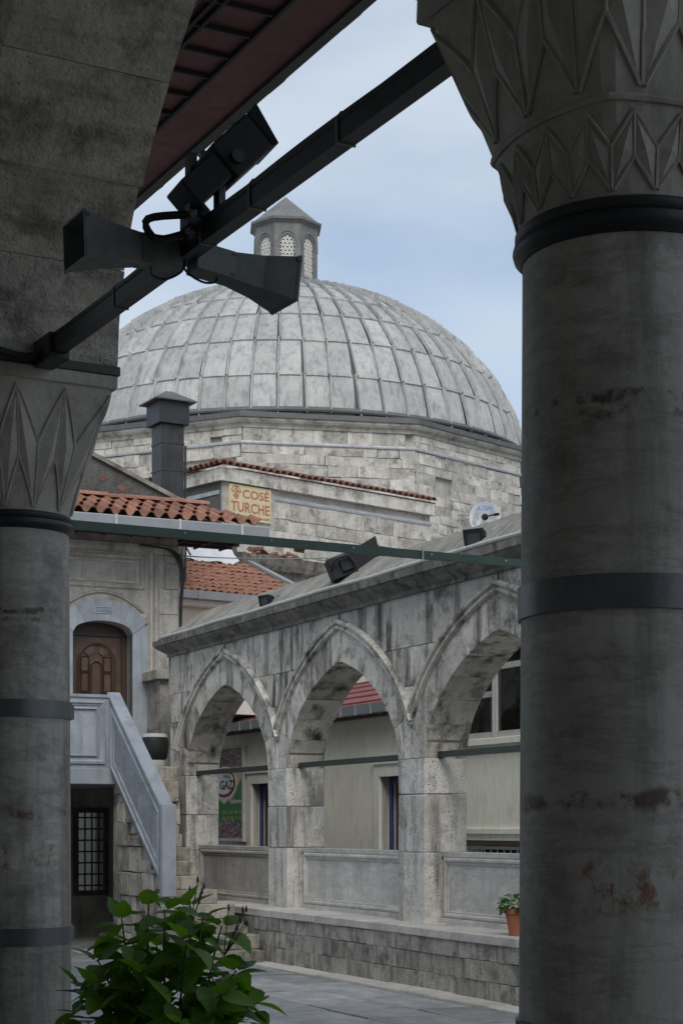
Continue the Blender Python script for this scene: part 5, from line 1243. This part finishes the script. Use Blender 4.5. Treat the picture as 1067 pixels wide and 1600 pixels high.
x = -6.8
while x < 6.5: part(ea, 'cross_batten', MB().box(x, x + .017, .441, 2.58, ZEv - .018, ZEv + .0115), 'batten'); x += .30
part(ea, 'fascia', MB().box(-7, 6.6, .03, .10, ZEv - .025, ZEv + .16), 'eavewood')
fe = MB(); 
for q in range(69):
    x = -7 + q * .2; e_ = .02 * math.sin(q * 1.3) + rnd.uniform(-.008, .008); fe.v += [(x, -.09 + e_, ZEv + .11), (x, .2, ZEv + .2), (x, .2, ZEv + .23), (x, -.09 + e_, ZEv + .14)]
fe.f = [(q * 4 + j, q * 4 + (j + 1) % 4, q * 4 + 4 + (j + 1) % 4, q * 4 + 4 + j) for q in range(68) for j in range(4)]
part(ea, 'lead_edge', fe, 'eavewood')
part(ea, 'roof_slope', MB().prism([(.1, ZEv + .04), (2.6, ZEv + .04), (2.6, ZEv + .75), (.1, ZEv + .2)], -7, 6.6, lambda a, b, c: (c, a, b)), 'leaddark')

# thin wire over the courtyard
wr_ = MB(); pts = []
pa, pb = Vector((-3.9, 24.4, 5.55)), Vector((.3, 30.5, 6.35))
for q in range(21): t_ = q / 20; p = pa.lerp(pb, t_); p.z -= .10 * 4 * t_ * (1 - t_); pts.append(p)
solo('overhead_wire', wr_.tube(pts, .009, 5), 'wire', 'thin grey wire strung from the house to the terrace wall', 'wire')

# ================================================================== hydrangea in a tub
HX, HYc = -.75, 7.35
hp_ = thing('hydrangea_bush', 'leafy green hydrangea bush beside the foot of the carved column', 'bush', WORLD, (HX, HYc, 0))
part(hp_, 'tub', MB().lathe([(.24, 0), (.27, .02), (.31, .40), (.335, .41), (.335, .47), (.30, .47), (.29, .42)], HX, HYc, 32), 'terracotta', True)
part(hp_, 'soil', MB().lathe([(.001, .43), (.30, .43)], HX, HYc, 20, False), 'soil')
leaf_meshes = []
for q in range(6):
    me = mk(leaf_mb(8, .18 + .06 * (q % 3), .08 + .08 * (q % 4), .68 + .05 * (q % 3)), 'leaf', True); me.materials.append(M['leaf']); leaf_meshes.append(me)
rl = random.Random(5)
stems = []
for q in range(25):
    a = q * 2.399; rr = .41 * math.sqrt((q + .5) / 25); top = Vector((HX + rr * 1.05 * math.cos(a), HYc + rr * math.sin(a), 1.27 - .55 * (rr / .40) ** 2 * .72 + rl.uniform(-.09, .05)))
    root_ = Vector((HX + .12 * math.cos(a), HYc + .12 * math.sin(a), .42)); pts = []
    for i in range(7): t_ = i / 6; p = root_.lerp(top, t_); p.z += .10 * math.sin(PI * t_); pts.append(p)
    stems.append(pts)
    part(hp_, 'stem', MB().tube([tuple(p) for p in pts], [lerp(.008, .0035, i / 6) for i in range(7)], 6), 'stem', True)
nl = 0
for si, pts in enumerate(stems):
    for node in range(6):
        t_ = 1 - (0, .07, .19, .33, .48, .64)[node]; i = t_ * 6; i0 = min(5, int(i)); p = pts[i0].lerp(pts[i0 + 1], i - i0)
        if p.z < .55: continue
        for side in (0, 1):
            if nl >= 298: break
            az = si * 1.3 + node * 1.57 + side * PI + rl.uniform(-.4, .4); outw = Vector((p.x - HX, p.y - HYc))
            size = (.115 if node == 0 else rl.uniform(.115, .19)) * (1 if node < 4 else .85)
            pitch = rl.uniform(-.95, -.35) if node == 0 else rl.uniform(-.25, .55)
            o = bpy.data.objects.new('leaf', leaf_meshes[rl.randrange(6)]); COL.objects.link(o); o.parent = hp_
            d_ = Vector((math.cos(az), math.sin(az), 0)); pp_ = p + d_ * .015
            o.matrix_local = Matrix.Translation(pp_ - Vector((HX, HYc, 0))) @ Matrix.Rotation(az, 4, 'Z') @ Matrix.Rotation(pitch, 4, 'Y') @ Matrix.Rotation(rl.uniform(-.45, .45), 4, 'X') @ Matrix.Scale(size, 4); nl += 1
inner = MB(); lm_ = leaf_mb(6, .22, .2, .74)
for q in range(230):                                   # small leaves deep in the bush
    a = rl.uniform(0, 2 * PI); r_ = .40 * math.sqrt(rl.random()); z_ = rl.uniform(.52, 1.16 - .62 * (r_ / .41) ** 2 * .6)
    put(inner, lm_, Matrix.Translation((HX + r_ * math.cos(a), HYc + r_ * math.sin(a), z_)) @ Matrix.Rotation(a + rl.uniform(-1, 1), 4, 'Z') @ Matrix.Rotation(rl.uniform(-.5, .7), 4, 'Y') @ Matrix.Rotation(rl.uniform(-.5, .5), 4, 'X') @ Matrix.Scale(rl.uniform(.08, .15), 4))
part(hp_, 'inner_leaves', inner, 'leaf', True, kind='stuff')
for q, (dx, dy, z_) in enumerate(((.13, .05, 1.33), (.31, .02, 1.20))):   # dried flower heads
    m_ = MB(); b0 = Vector((HX + dx * .8, HYc + dy, z_ - .16))
    for i in range(7):
        e_ = Vector((HX + dx + rl.uniform(-.045, .045), HYc + dy + rl.uniform(-.04, .04), z_ + rl.uniform(-.06, .05))); mid_ = b0.lerp(e_, .6)
        m_.tube([tuple(b0), tuple(mid_), tuple(e_)], [.003, .0025, .002], 5); m_.tube([tuple(e_ - Vector((0, 0, .012))), tuple(e_), tuple(e_ + Vector((0, 0, .02)))], [.003, .007, .001], 6)
    part(hp_, 'dried_flower_head', m_, 'brown')
